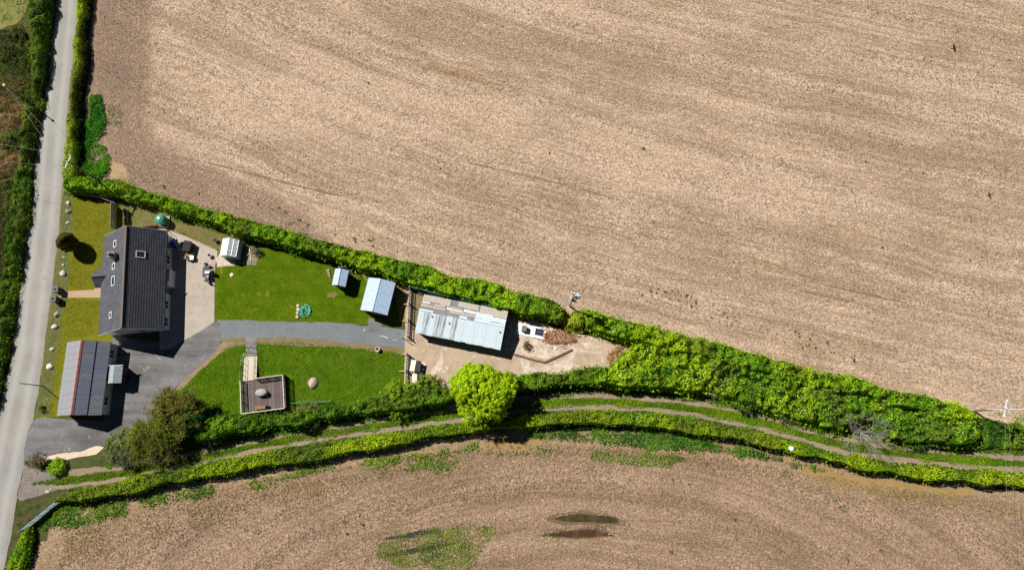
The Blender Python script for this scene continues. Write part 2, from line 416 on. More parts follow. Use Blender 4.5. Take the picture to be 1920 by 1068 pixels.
# ================================================================== ground sheets
meshobj('ground', [(-2500, -2500, 0), (2500, -2500, 0), (2500, 2500, 0), (-2500, 2500, 0)], [(0, 1, 2, 3)], M_ROUGH)['kind'] = 'structure'
def field(name, poly, z, step, edge, width, slope_fn, mat, pale=(), ochre=()):
    lo = np.min(poly, 0); hi = np.max(poly, 0); nx = int((hi[0]-lo[0])/step)+1; ny = int((hi[1]-lo[1])/step)+1
    X, Y = np.meshgrid(lo[0]+np.arange(nx)*step, lo[1]+np.arange(ny)*step, indexing='ij'); X = X.ravel(); Y = Y.ravel()
    I = np.arange(nx*ny).reshape(nx, ny); q = np.stack([I[:-1, :-1], I[1:, :-1], I[1:, 1:], I[:-1, 1:]], -1).reshape(-1, 4)
    inn = inside(poly, X, Y); q = q[inn[q].any(1)]
    used = np.unique(q); mp = np.zeros(nx*ny, int); mp[used] = np.arange(len(used)); X = X[used]; Y = Y[used]
    o = np_mesh(name, np.stack([X, Y, np.full(len(X), z)], 1), mp[q], mat)
    d = dist_line(edge, X, Y, False)
    s, t = slope_fn(X, Y); w = np.clip((width+2.5-d)/5.0, 0, 1)
    me = o.data
    for nm, vec in (('fuv', np.stack([s, t, 0*s], 1)), ('huv', np.stack([X*.6-Y*.8, d, 0*s], 1))):
        at = me.attributes.new(nm, 'FLOAT_VECTOR', 'POINT'); at.data.foreach_set('vector', vec.astype(np.float32).ravel())
    at = me.attributes.new('head', 'FLOAT', 'POINT'); at.data.foreach_set('value', w.astype(np.float32))
    for nm, bl in (('pale', pale), ('ochre', ochre)):
        v = np.zeros(len(X))
        for px, py, rx, ry, amt in bl:
            c = P2(px, py); dx = X-c[0]; dy = Y-c[1]; a_ = math.radians(-16); u_ = dx*math.cos(a_)+dy*math.sin(a_); w_ = -dx*math.sin(a_)+dy*math.cos(a_)
            v += amt*np.exp(-(u_/(rx*.083))**2-(w_/(ry*.083))**2)
        at = me.attributes.new(nm, 'FLOAT', 'POINT'); at.data.foreach_set('value', v.astype(np.float32))
    o['kind'] = 'structure'; return o
UP_EDGE = [(205, -900), (190, -150), (178, 0), (172, 140), (165, 250), (175, 320), (230, 350), (400, 400), (600, 457), (800, 512), (1000, 568), (1200, 610), (1400, 668), (1600, 715), (1800, 760), (1860, 790), (2050, 840), (2400, 930)]
up_edge = wpoly(UP_EDGE)
up_poly = up_edge+[np.array([420, -60.]), np.array([420, 420.]), np.array([-60, 420.])]
def up_slope(X, Y):
    a = math.radians(-15.5); u = X*math.cos(a)+Y*math.sin(a); v = -X*math.sin(a)+Y*math.cos(a)
    v = v-np.where(u < 20, .0009, .0005)*(u-20)**2
    return u, v
HEAD = wpoly([(178, -900), (178, 0), (172, 140), (165, 250), (185, 310), (230, 365), (380, 430), (480, 480), (560, 560)])
M_SOIL1 = soil_mat('stubble_field', (.57, .42, .30), (.35, .245, .167), (.335, .235, .168), (.245, .167, .118), (.30, .195, .075))
field('upper_field', up_poly, .006, 1.0, HEAD, 9.5, up_slope, M_SOIL1, [(560, 200, 220, 70, 1.0), (430, 235, 90, 30, .8), (900, 230, 160, 60, .5), (1250, 330, 260, 60, .9), (1500, 330, 250, 50, .5), (1060, 25, 150, 30, .8), (1800, 190, 120, 60, .5), (720, 400, 200, 25, .5), (1700, 690, 120, 30, .5), (1120, 110, 160, 50, -1.0), (780, 60, 140, 40, -.7), (1000, 250, 140, 40, -.5), (1600, 260, 200, 30, -.6), (1650, 130, 160, 60, -.5), (1430, 540, 160, 40, -.6)], [(875, 148, 60, 22, 1.0), (355, 210, 18, 40, 1.0), (1080, 70, 60, 16, .8), (790, 30, 40, 18, .7), (1480, 140, 50, 20, .6), (950, 300, 120, 14, .5), (1240, 355, 90, 12, .6)])
LOW_EDGE = [(40, 1400), (60, 1068), (120, 970), (230, 940), (370, 905), (480, 882), (620, 862), (760, 838), (900, 815), (1050, 803), (1200, 806), (1320, 822), (1420, 840), (1520, 868), (1620, 892), (1740, 906), (1920, 926), (2400, 990)]
low_edge = wpoly(LOW_EDGE)
low_poly = low_edge+[np.array([420, -300.]), np.array([-80, -300.])]
def low_slope(X, Y):
    c = P2(1090, 2300); r = np.hypot(X-c[0], (Y-c[1])*1.0); th = np.arctan2(X-c[0], Y-c[1])
    return th*120, r
M_SOIL2 = soil_mat('worked_soil', (.43, .295, .20), (.265, .178, .118), (.39, .27, .17), (.27, .185, .105), (.24, .19, .06), 50.)
field('lower_field', low_poly, .006, 1.0, low_edge, 4.0, low_slope, M_SOIL2)

# lane
ROAD_L = [(125, -500), (112, -160), (97, 0), (80, 190), (71, 236), (65, 311), (61, 380), (52, 427), (41, 510), (28, 619), (14, 700), (-2, 770), (-30, 900), (-70, 1068), (-120, 1300)]
ROAD_R = [(176, -500), (160, -160), (147, 0), (129, 187), (122, 292), (115, 380), (112, 424), (99, 525), (90, 600), (77, 700), (62, 790), (52, 835), (43, 888), (32, 931), (24, 990), (8, 1068), (-30, 1300)]
def resample(px, n):
    p = np.array([P2(*q) for q in smoothline(px, 6)]); d = np.concatenate([[0], np.cumsum(np.linalg.norm(np.diff(p, axis=0), axis=1))]); t = np.linspace(0, d[-1], n)
    return np.stack([np.interp(t, d, p[:, 0]), np.interp(t, d, p[:, 1])], 1)
nr_ = 420; rl, rr_ = resample(ROAD_L, nr_), resample(ROAD_R, nr_); cs = np.linspace(0, 1, 13)
V_ = (rl[:, None, :]*(1-cs)[None, :, None]+rr_[:, None, :]*cs[None, :, None])
for e_, s_ in ((0, -1), (12, 1)):
    w_ = (vnoise(np.arange(nr_)*.23, np.zeros(nr_)+e_, 5)-.5)*.22+(vnoise(np.arange(nr_)*.9, np.zeros(nr_)+e_, 6)-.5)*.12; V_[:, e_, 0] += w_
I_ = np.arange(nr_*13).reshape(nr_, 13); F_ = np.stack([I_[:-1, :-1], I_[1:, :-1], I_[1:, 1:], I_[:-1, 1:]], -1).reshape(-1, 4)
def lane_mat():
    b = NB('lane_tarmac'); v = b.obj(); la = b.attr('lat', 'Fac'); g = b.noise(v, 7, 4, .75)
    wob = b.math('ADD', la, b.math('MULTIPLY', b.math('SUBTRACT', b.noise(v, .12, 2), .5), .25))
    tr = b.math('ABSOLUTE', b.math('SUBTRACT', b.math('ABSOLUTE', wob), .45)); tr = b.rng(tr, .05, .30, 1, 0)
    c = b.mix(b.rng(b.noise(v, .22, 5, .6), .38, .62), (.255, .245, .228), (.30, .29, .27)); c = b.mix(b.math('MULTIPLY', tr, .55), c, (.385, .372, .35))
    c = b.mix(b.rng(b.math('ABSOLUTE', wob), .82, 1.0, 0, .6), c, (.24, .205, .16)); c = b.mix(b.rng(b.noise(b.mapping(v, (1, 1, 1), (4, 4, 0)), .5, 3, .6), .66, .69, 0, .35), c, (.17, .165, .16))
    k = b.n('ShaderNodeVectorMath', operation='SCALE'); b.l(c, k.inputs[0]); b.l(b.rng(g, .28, .72, .84, 1.16), k.inputs['Scale']); b.bump(g, .012)
    return b.done(k.outputs[0], .9, .2)
road = np_mesh('lane', np.concatenate([V_.reshape(-1, 2), np.full((nr_*13, 1), .03)], 1), F_[:, ::-1], lane_mat()); road['kind'] = 'structure'
at = road.data.attributes.new('lat', 'FLOAT', 'POINT'); at.data.foreach_set('value', np.tile(cs*2-1, nr_).astype(np.float32))
# dusty edges of the lane
sheet('lane_edge', strip_poly([P2(*p) for p in smoothline(ROAD_R[1:10], 5)], .45), .014, M_DIRT, .2, 5, world=True)
sheet('lane_bank', wpoly([(-700, -600), (150, -600), (110, -160), (99, 0), (82, 190), (68, 311), (62, 380), (43, 510), (30, 619), (10, 720), (-30, 880), (-500, 1300), (-1200, 700)]), .010, ground_mat('bank_earth', [(.055, .075, .02), (.04, .045, .018), (.15, .10, .055)], (.3, 1.2, 6), .4, .1), 0, 1, world=True)
sheet('pasture', [(-500, -500), (110, -500), (60, -60), (52, 20), (30, 48), (0, 56), (-120, 90), (-500, 160)], .018, ground_mat('pasture_grass', [(.19, .19, .05), (.14, .165, .03), (.25, .22, .09)], (.3, 1.5, 7), .35, .08), .25, 4)
# house plot, drive, patio, lawns
FRONT = [(118, 366), (150, 370), (222, 386), (230, 440), (230, 640), (130, 645), (112, 782), (66, 784), (72, 730), (80, 690), (93, 600), (101, 525), (113, 430)]
sheet('front_lawn', FRONT, .020, M_FRONT, .12, 8)
sheet('verge_strip', [(119, 366), (132, 370), (136, 420), (130, 480), (128, 530), (112, 640), (92, 780), (66, 782), (72, 730), (80, 690), (93, 600), (101, 525), (113, 430)], .026, M_VERGE, .3, 12)
sheet('front_path', [(112, 546), (140, 545), (176, 543), (180, 536), (190, 540), (200, 558), (140, 558), (110, 559)], .034, M_PATH, .05, 5)
DRIVE = [(46, 838), (58, 792), (66, 784), (108, 783), (195, 790), (212, 630), (300, 640), (400, 604), (411, 604), (414, 640), (404, 657), (378, 683), (350, 705), (328, 728), (300, 755), (285, 790), (262, 815), (225, 828), (180, 842), (130, 848), (84, 856), (44, 866)]
sheet('driveway', DRIVE, .036, M_DRIVE, .12, 9)
sheet('drive_edge_earth', [(416, 640), (440, 642), (420, 656), (380, 690), (340, 728), (326, 732), (352, 704), (380, 680), (404, 655)], .028, ground_mat('pinkish_edge', [(.33, .24, .16), (.27, .19, .13), (.20, .17, .07)], (.7, 2, 9), .3, .05), .2, 10)
sheet('gravel_drive', [(408, 600), (500, 601), (600, 604), (690, 610), (745, 616), (780, 622), (775, 655), (700, 646), (600, 637), (500, 632), (430, 632), (408, 642)], .032, M_GRAVEL, .12, 11)
sheet('drive_verge', [(420, 628), (500, 629), (600, 634), (700, 642), (768, 652), (768, 668), (700, 656), (600, 648), (500, 644), (440, 648), (412, 662)], .024, M_DIRT, .22, 13)
PATIO = [(296, 428), (330, 434), (345, 441), (372, 453), (398, 463), (408, 470), (407, 484), (403, 500), (402, 603), (382, 617), (320, 652), (300, 656)]
patio = sheet('patio', PATIO, .044, M_CONC, .03, 14)
sheet('rough_garden', [(216, 380), (260, 372), (330, 395), (430, 432), (480, 462), (470, 498), (407, 490), (407, 468), (345, 438), (296, 426), (216, 430)], .016, ground_mat('thin_grass', [(.12, .13, .03), (.09, .12, .02), (.2, .15, .08)], (.4, 1.6, 7), .35, .06), .1, 15)
sheet('back_lawn', [(404, 499), (440, 494), (476, 494), (488, 464), (530, 468), (600, 490), (640, 512), (700, 520), (760, 535), (762, 600), (742, 612), (690, 609), (640, 606), (560, 603), (480, 602), (404, 601)], .028, M_LAWN, .08, 16)
sheet('shed_apron', [(672, 508), (700, 514), (760, 532), (768, 560), (764, 606), (748, 606), (742, 560), (690, 530)], .034, ground_mat('straw_litter', [(.30, .235, .11), (.22, .17, .07), (.14, .15, .03)], (.8, 2.5, 8), .4, .06), .2, 17)
sheet('shed_path', [(690, 596), (712, 599), (716, 612), (706, 622), (690, 622)], .040, ground_mat('dark_path', [(.12, .12, .125), (.2, .2, .2), (.16, .15, .14)], (.8, 2, 8), .25, .03), .12, 18)
sheet('garden_lawn', [(424, 652), (455, 640), (482, 636), (600, 640), (700, 648), (756, 656), (762, 700), (756, 724), (700, 750), (640, 762), (540, 770), (450, 790), (392, 800), (348, 770), (328, 732), (352, 708), (384, 684), (406, 660)], .020, M_LAWN2, .15, 19)
YARD = [(762, 534), (800, 545), (950, 585), (1000, 598), (1062, 622), (1150, 640), (1200, 648), (1204, 690), (1140, 700), (960, 712), (900, 722), (800, 730), (758, 730), (760, 620)]
yard = sheet('yard', YARD, .036, M_YARD, .1, 20)
sheet('yard_straw', [(770, 538), (800, 548), (792, 600), (780, 622), (768, 610)], .042, M_DIRT, .15, 21)
# paler slabs and worn joints of the yard
for i, px in enumerate([[(968, 640), (985, 632), (1005, 632), (1014, 640), (1012, 655), (990, 656), (975, 668), (966, 660)], [(1016, 645), (1030, 638), (1045, 645), (1050, 655), (1030, 656)],
                        [(978, 672), (990, 670), (995, 690), (992, 705), (980, 704)], [(1066, 640), (1075, 638), (1080, 655), (1074, 690), (1068, 694), (1065, 665)], [(1040, 656), (1075, 652), (1110, 658), (1140, 660), (1138, 663), (1100, 662), (1062, 660)],
                        [(955, 600), (985, 604), (1020, 622), (1010, 632), (960, 634), (950, 650), (946, 640)], [(828, 640), (832, 642), (830, 680), (822, 690), (818, 686), (826, 672)], [(968, 606), (985, 600), (1040, 612), (1036, 620), (1000, 614)], [(956, 642), (1000, 646), (1060, 656), (1056, 664), (1022, 674), (990, 668), (966, 660)], [(990, 690), (1030, 684), (1066, 672), (1070, 690), (1040, 700), (1000, 702)], [(1084, 640), (1110, 644), (1130, 652), (1100, 652)], [(810, 690), (822, 680), (830, 690), (815, 705), (806, 700)]]):
    sheet('worn_concrete', px, .043+.0012*i, M_PALEC, .22, 30+i, parent=yard, kind=None)
# track with two stony ruts
TRACK_N = [(60, 893), (120, 886), (205, 878), (300, 862), (400, 843), (480, 825), (581, 807), (660, 796), (744, 782), (814, 771), (900, 758), (997, 747), (1104, 741), (1217, 746), (1308, 755), (1394, 772), (1480, 794), (1560, 817), (1666, 836), (1788, 847), (1920, 858), (2100, 868)]
TRACK_S = [(60, 916), (130, 912), (197, 903), (281, 888), (373, 867), (462, 849), (572, 828), (665, 814), (760, 801), (885, 784), (997, 768), (1104, 763), (1207, 767), (1308, 779), (1415, 800), (1501, 824), (1593, 850), (1690, 861), (1812, 874), (1920, 881), (2100, 890)]
tn = [P2(*p) for p in smoothline(TRACK_N, 6)]; ts = [P2(*p) for p in smoothline(TRACK_S, 6)]
mid = [(a+b)/2 for a, b in zip(tn[:len(ts)], ts[:len(tn)])]
tb = strip_poly(tn, 1.0); sheet('track_verge', tn+ts[::-1], .014, ground_mat('track_grass', [(.06, .12, .006), (.045, .09, .005), (.11, .14, .012)], (.4, 1.8, 7), .4, .1), .0, 1, world=True)
sheet('track', strip_poly(tn, .38), .022, M_RUT, .16, 41, world=True)
sheet('track', strip_poly(ts, .38), .024, M_RUT, .16, 43, world=True)
sheet('track_mouth', [(44, 866), (60, 880), (100, 884), (130, 886), (100, 900), (80, 905), (110, 915), (80, 928), (38, 938), (32, 931), (40, 890)], .026, ground_mat('stony_mouth', [(.19, .165, .15), (.15, .125, .11), (.25, .22, .2)], (.5, 2, 8), .3, .03), .2, 44)
sheet('cream_strip', [(78, 856), (110, 850), (150, 846), (182, 836), (196, 838), (180, 850), (130, 860), (84, 862)], .042, M_CREAM, .12, 45)
# puddles in the wheel marks
def water_mat(name, c):
    b = NB(name); v = b.obj(); col = b.mix(b.rng(b.noise(v, .8, 3), .4, .65), c, tuple(x*1.8 for x in c))
    b.bump(b.noise(v, 3, 2), .004); b.bsdf.inputs['IOR'].default_value = 1.33
    return b.done(col, .06, .5)
WET = ground_mat('wet_soil', [(.15, .10, .068), (.12, .08, .052), (.18, .125, .08)], (.6, 2, 7), .35, .06)
for px, c, z in (([(1030, 972), (1050, 966), (1090, 962), (1130, 965), (1158, 972), (1160, 980), (1120, 980), (1060, 978)], (.045, .035, .016), .020), ([(1018, 1002), (1050, 995), (1100, 991), (1130, 993), (1152, 1004), (1130, 1003), (1110, 1005), (1080, 1009)], (.06, .035, .018), .020),
                 ([(722, 1008), (750, 1002), (790, 994), (818, 992), (816, 998), (780, 1005), (730, 1010)], (.02, .025, .028), .022), ([(722, 1040), (750, 1032), (800, 1022), (850, 1016), (858, 1019), (800, 1031), (740, 1040)], (.03, .028, .026), .022)):
    cc_ = np.mean(px, 0); sheet('wet_soil', [(cc_[0]+(x-cc_[0])*1.1, cc_[1]+(y-cc_[1])*1.5) for x, y in px], z-.003, WET, .2, 61+px[0][0] % 5)
    sheet('puddle', px, z, water_mat('puddle_water_%d' % px[0][0], c), .12, 46+px[0][0] % 7)

M_OCHRE = ground_mat('ochre_margin', [(.30, .185, .065), (.25, .17, .06), (.33, .235, .12)], (.4, 1.5, 7), .35, .06)
sheet('field_margin', [(1470, 858), (1540, 876), (1620, 895), (1740, 908), (1830, 918), (1800, 932), (1700, 926), (1600, 916), (1520, 900)], .010, M_OCHRE, .45, 48)
sheet('field_margin', [(955, 808), (1000, 806), (1040, 812), (1030, 830), (985, 838), (950, 842), (900, 850), (920, 826)], .010, M_OCHRE, .45, 49)
sheet('field_margin', [(205, 300), (232, 318), (240, 345), (215, 340), (202, 322)], .010, ground_mat('bare_corner', [(.44, .29, .18), (.38, .25, .15), (.3, .24, .11)], (.4, 1.5, 7), .35, .06), .5, 51)

# ---- cut straw and clods lying over the soil
def litter(name, poly, n, label, cols, size, ang, seed, slope, edge, z=.03, spread=.5, holes=()):
    p = np.array(poly); lo = p.min(0); hi = p.max(0); x = lo[0]+rng.random(n*2)*(hi[0]-lo[0]); y = lo[1]+rng.random(n*2)*(hi[1]-lo[1]); k = inside(poly, x, y); x, y = x[k][:n], y[k][:n]; n = len(x)
    for hole in holes:
        k = ~inside(hole, x, y); x, y = x[k], y[k]
    n = len(x); u_, v_ = slope(x, y); band = fbm(u_*.02+9, v_*.45, seed, 4); hd = np.clip((dist_line(edge, x, y, False)-4)/9, 0, 1)
    tone = np.clip(.93+1.15*(band-.5)*2, .66, 1.2); k = rng.random(n) < .45+.55*np.clip(tone, 0, 1); x, y, tone, hd = x[k], y[k], tone[k], hd[k]; n = len(x)
    a = ang+rng.normal(size=n)*spread; L = size*(.5+rng.random(n)); w = L*(.18+.22*rng.random(n)); zz = z+.03*rng.random(n); t = rng.normal(size=n)*.12; t2 = rng.normal(size=n)*.05
    dx, dy = np.cos(a)*L/2, np.sin(a)*L/2; ex, ey = -np.sin(a)*w/2, np.cos(a)*w/2
    V = np.stack([np.stack([x-dx, y-dy, zz-t2], 1), np.stack([x+ex, y+ey, zz+t*w+.01], 1), np.stack([x+dx, y+dy, zz+t2], 1), np.stack([x-ex, y-ey, zz-t*w+.01], 1)], 1).reshape(-1, 3)
    V[:, 2] = np.maximum(V[:, 2], .012); c = np.array(cols)[rng.integers(0, len(cols), n)]*(.75+.4*rng.random((n, 1)))*tone[:, None]*(.72+.28*hd)[:, None]
    return tag(np_mesh(name, V, np.arange(4*n).reshape(n, 4)[:, ::-1], foliage_mat(name+'_straw', 0., .9), None, np.repeat(c, 4, 0)), label, 'straw', kind='stuff')
litter('straw_litter', wpoly([(185, -20), (1960, -20), (1960, 790), (1800, 745), (1400, 655), (1000, 555), (600, 445), (240, 340), (200, 200)]), 110000, 'pale cut straw and clods over the upper field', [(.60, .455, .335), (.52, .39, .28), (.44, .325, .235), (.27, .19, .135), (.36, .26, .185)], .28, math.radians(-16), 5, up_slope, HEAD)
litter('straw_litter', wpoly([(90, 1090), (130, 1000), (370, 925), (760, 855), (1000, 830), (1320, 850), (1620, 905), (1960, 950), (1960, 1090)]), 42000, 'pale cut straw and clods over the lower field', [(.44, .305, .205), (.39, .27, .18), (.24, .16, .105), (.29, .20, .132), (.34, .235, .155)], .26, math.radians(75), 6, low_slope, low_edge, spread=.9, holes=[wpoly(h_) for h_ in ([(1026, 970), (1090, 960), (1160, 970), (1162, 982), (1060, 980)], [(1016, 1002), (1100, 989), (1154, 1004), (1080, 1011)], [(722, 1010), (818, 990), (818, 998), (730, 1012)], [(720, 1042), (858, 1014), (858, 1022), (740, 1043)])])
# ================================================================== hedges and shrubs
YG = (.27, .36, .012); MG = (.115, .225, .012); DG = (.04, .10, .012); OL = (.16, .18, .03)
def hedge2(*a, **k):
    px = a[1]; r = hedge(*a, **k); return settle(r, cen(px))
H_ROAD = [(160, -300), (153, -160), (148, 0), (140, 90), (132, 170), (127, 240), (122, 300), (120, 345), (140, 350), (140, 310), (141, 240), (146, 170), (153, 90), (160, 0), (169, -160), (177, -300)]
hedge2('roadside_hedge', H_ROAD, 1.9, OL, YG, 'trimmed bright green hedge running along the lane beside the upper field', edge=.3, seed=1, dens=60, leaf=.2, hvar=.15, lump=.22)
DIAG = [(118, 334), (150, 330), (200, 345), (240, 352), (300, 372), (360, 390), (420, 408), (480, 424), (540, 440), (600, 456), (660, 473), (720, 488), (800, 509), (860, 524), (920, 538), (970, 551), (1020, 562), (1045, 572), (1060, 588), (1058, 608), (1030, 606), (980, 596), (930, 584), (880, 570), (830, 556), (780, 543), (720, 522), (660, 504), (600, 489), (540, 471), (480, 455), (420, 438), (360, 418), (320, 404), (290, 392), (240, 380), (215, 376), (180, 368), (120, 356)]
hedge2('boundary_hedge', [(x, y-(7 if x > 160 else 0)) for x, y in DIAG], 2.6, MG, (.24, .36, .012), 'long bright green hedge slanting between the gardens and the upper field', edge=.4, seed=2, dens=55, leaf=.25, hvar=.2, lump=.5, jit=.5)
hedge2('hedge_shrub', [(1058, 594), (1075, 583), (1096, 588), (1104, 604), (1096, 618), (1074, 622), (1058, 612)], 1.9, (.19, .23, .02), (.30, .33, .03), 'yellowish rounded shrub in the hedge below the transformer pole', 'shrub', edge=1.2, seed=3, leaf=.22)
DIAG2 = [(1094, 586), (1150, 597), (1200, 607), (1250, 621), (1300, 638), (1350, 651), (1400, 663), (1450, 678), (1500, 690), (1550, 700), (1600, 712), (1650, 727), (1700, 740), (1750, 752), (1800, 766), (1826, 776), (1836, 795), (1800, 795), (1740, 782), (1680, 768), (1600, 745), (1520, 728), (1440, 710), (1360, 692), (1290, 676), (1230, 660), (1180, 644), (1130, 630), (1096, 620)]
hedge2('field_hedge', [(x, y-6) for x, y in DIAG2], 2.6, MG, (.29, .38, .012), 'broad yellow green hedge between upper field and bramble thicket', edge=.6, seed=4, dens=52, leaf=.25, hvar=.25, lump=.6, jit=.5, f=.18, flecks=((.62, .62, .50), .12, .80))
THICK = [(1140, 690), (1170, 664), (1200, 642), (1215, 640), (1260, 648), (1330, 663), (1420, 682), (1520, 704), (1600, 722), (1700, 748), (1780, 770), (1838, 784), (1846, 838), (1790, 838), (1720, 834), (1672, 826), (1658, 800), (1620, 790), (1592, 800), (1585, 812), (1560, 806), (1500, 793), (1450, 778), (1400, 762), (1394, 754), (1330, 738), (1281, 733), (1200, 728), (1150, 724), (1110, 722)]
hedge2('bramble_thicket', THICK, 2.4, (.10, .20, .013), (.26, .36, .016), 'wide bramble thicket filling the wedge between yard and track', 'thicket', edge=.8, seed=5, dens=42, leaf=.27, hvar=.35, lump=.8, jit=.55, f=.16, flecks=((.66, .64, .52), .12, .80))
NH2 = [(946, 705), (975, 701), (1010, 699), (1050, 697), (1100, 692), (1140, 684), (1150, 722), (1104, 719), (1042, 724), (990, 730), (950, 734)]
hedge2('track_hedge', NH2, 2.5, MG, (.17, .28, .015), 'dense green hedge along the track below the concrete yard', edge=.4, seed=6, dens=55, leaf=.25, lump=.36)
NH1 = [(352, 812), (372, 795), (400, 784), (436, 778), (470, 778), (540, 774), (600, 766), (640, 760), (690, 752), (730, 744), (790, 728), (852, 724), (858, 752), (800, 762), (728, 773), (665, 777), (603, 784), (560, 798), (480, 808), (420, 820), (370, 828)]
hedge2('garden_hedge', NH1, 2.3, DG, (.15, .25, .014), 'dark green bushy hedge between deck lawn and track', edge=.45, seed=7, dens=52, leaf=.25, lump=.45, hvar=.4)
SH = [(100, 936), (128, 922), (205, 905), (320, 885), (373, 872), (467, 852), (572, 835), (665, 822), (760, 808), (892, 790), (997, 778), (1104, 771), (1217, 777), (1320, 790), (1415, 808), (1469, 824), (1520, 839), (1593, 856), (1666, 866), (1812, 881), (1920, 888), (2100, 898), (2100, 930), (1920, 915), (1739, 899), (1617, 882), (1520, 859), (1394, 826), (1320, 813), (1186, 798), (1084, 794), (960, 800), (892, 808), (780, 825), (760, 832), (618, 856), (480, 876), (357, 902), (320, 907), (221, 930), (129, 944)]
hedge2('lower_hedge', SH, 1.9, (.13, .21, .014), (.29, .36, .012), 'long clipped hedge along the track beside the lower field', edge=.3, seed=8, dens=60, leaf=.21, hvar=.12, lump=.24, f=.2, flecks=((.66, .66, .55), .25, .82))
hedge2('corner_hedge', [(42, 992), (56, 986), (62, 1010), (52, 1040), (44, 1068), (20, 1180), (-4, 1180), (12, 1068), (26, 1030)], 1.3, MG, YG, 'short hedge by the lane at the lower left corner below the gate', edge=.45, seed=9, dens=60, leaf=.21)
# low growth further right of the thicket
hedge2('corner_scrub', [(1840, 786), (1880, 790), (1930, 800), (2100, 830), (2100, 850), (1920, 846), (1850, 840)], 1.0, DG, (.15, .24, .014), 'low green scrub beneath the crossed power pole', 'scrub', edge=.9, seed=10, dens=40, leaf=.24, hvar=.6)
# shrubs one can tell apart
def bush(name, px, r, h, ca, cb, label, cat='shrub', seed=0, n=1400, leaf=.2, flecks=None, flat=1.0, cl=.32, trunk=True):
    """round bush: clumps of leaves on an uneven dome, stem inside"""
    c = P(px[0], px[1], h*.55); root = empty(name, (c.x, c.y, 0), 0, label, cat)
    k = max(12, int(n/26)); d = norm(rng.normal(size=(k, 3))); d[:, 2] = np.abs(d[:, 2])*1.0-.15
    rad = .72+.34*rng.random((k, 1)); cc = d*rad*np.array([r, r*flat, h*.5])+np.array([0, 0, h*.5])
    p = np.repeat(cc, 26, 0); q = norm(rng.normal(size=p.shape)); p = p+q*cl*(.4+.6*rng.random((len(p), 1)))
    p[:, 2] = np.maximum(p[:, 2], .05)
    nr = norm(q*.7+np.repeat(d, 26, 0)*.8+np.array([0, 0, .4])+rng.normal(size=p.shape)*.3)
    t = np.repeat(rng.random(k), 26)[:, None]*.75+rng.random((len(p), 1))*.25
    col = (np.array(ca)*(1-t)+np.array(cb)*t)*(.75+.5*rng.random((len(p), 1)))
    if flecks:
        m = rng.random(len(p)) < flecks[1]; col[m] = np.array(flecks[0])
    V, F, cl4 = cards(p, nr, leaf, np.clip(col*np.array([1.3, 1.5, 1.1]), 0, 1)); np_mesh('foliage', V, F, LEAF, root, cl4)
    mb = MB()
    for i in range(5):
        a = 6.283*i/5+seed; mb.bar((0, 0, 0), (math.cos(a)*r*.5, math.sin(a)*r*.5, h*.6), .05, 5, .02)
    mb.build('stem', TWIG, root)
    return root
bush('yellow_shrub', (1582, 760), 1.2, 2.0, (.24, .30, .012), (.36, .42, .012), 'small lone yellow green shrub rising from the thicket', seed=1)
bush('verge_bush', (106, 875), 1.25, 1.1, (.16, .26, .012), (.28, .38, .012), 'low bright green bush beside the track mouth', seed=2)
bush('blossom_bush', (1722, 795), 1.6, 2.0, (.09, .15, .02), (.2, .26, .03), 'hawthorn with white blossom left of another near the thicket tip', 'shrub', flecks=((.75, .72, .6), .22), seed=3)
bush('blossom_bush', (1805, 798), 2.3, 2.1, (.09, .15, .02), (.2, .26, .03), 'broad hawthorn with white blossom just left of the power pole', 'shrub', flecks=((.75, .72, .6), .26), seed=4, n=2200)
bush('blossom_bush', (1345, 680), 1.2, 1.9, (.1, .16, .02), (.2, .28, .02), 'small hawthorn with white blossom above the bend of the track', 'shrub', flecks=((.75, .72, .6), .2), seed=5)
bush('blossom_bush', (1445, 705), 1.7, 1.9, (.1, .16, .02), (.2, .28, .02), 'hawthorn with white blossom in the middle of the thicket', 'shrub', flecks=((.75, .72, .6), .22), seed=6)
bush('dry_shrub', (1165, 703), 2.2, 1.7, (.12, .12, .045), (.20, .19, .06), 'olive brown shrub between track hedge and thicket', seed=7, n=2400, leaf=.17)
bush('dry_shrub', (1345, 722), 2.0, 1.8, (.13, .12, .06), (.22, .19, .09), 'brownish twiggy shrub beside the track bend', seed=8, n=1800, leaf=.16)
bush('dry_shrub', (1475, 768), 1.8, 1.7, (.12, .13, .05), (.2, .2, .07), 'greyish olive shrub on the thicket edge over the track', seed=9, n=1800, leaf=.16)
for i_, (px_, r_, h_, ca_, cb_, lb_) in enumerate([((1262, 688), 2.0, 2.3, (.03, .10, .012), (.09, .19, .02), 'deep green shrub near the yard end of the thicket'), ((1400, 742), 2.2, 2.4, (.05, .11, .014), (.13, .2, .02), 'dark green shrub on the thicket edge above the track bend'), ((1530, 742), 2.3, 2.4, (.10, .13, .03), (.2, .21, .05), 'dull olive shrub left of the lone yellow shrub'),
        ((1660, 790), 2.2, 2.2, (.05, .12, .014), (.12, .2, .02), 'dark green shrub behind the leafless grey shrub'), ((1722, 818), 1.7, 1.6, (.025, .09, .02), (.07, .15, .035), 'blue green shrub on the track edge below the blossom'), ((1310, 655), 1.8, 2.7, (.12, .17, .02), (.24, .28, .03), 'olive green shrub standing in the field hedge'), ((1790, 778), 2.2, 2.5, (.26, .32, .012), (.38, .43, .014), 'bright yellow green shrub at the tip of the field hedge')]):
    bush('thicket_shrub', px_, r_, h_, ca_, cb_, lb_, seed=60+i_, n=3000, leaf=.22, cl=.4)
bush('garden_shrub', (745, 748), 2.9, 2.6, (.10, .17, .015), (.24, .30, .02), 'loose yellow green shrub at the foot of the yard fence', seed=10, n=3400, leaf=.24)
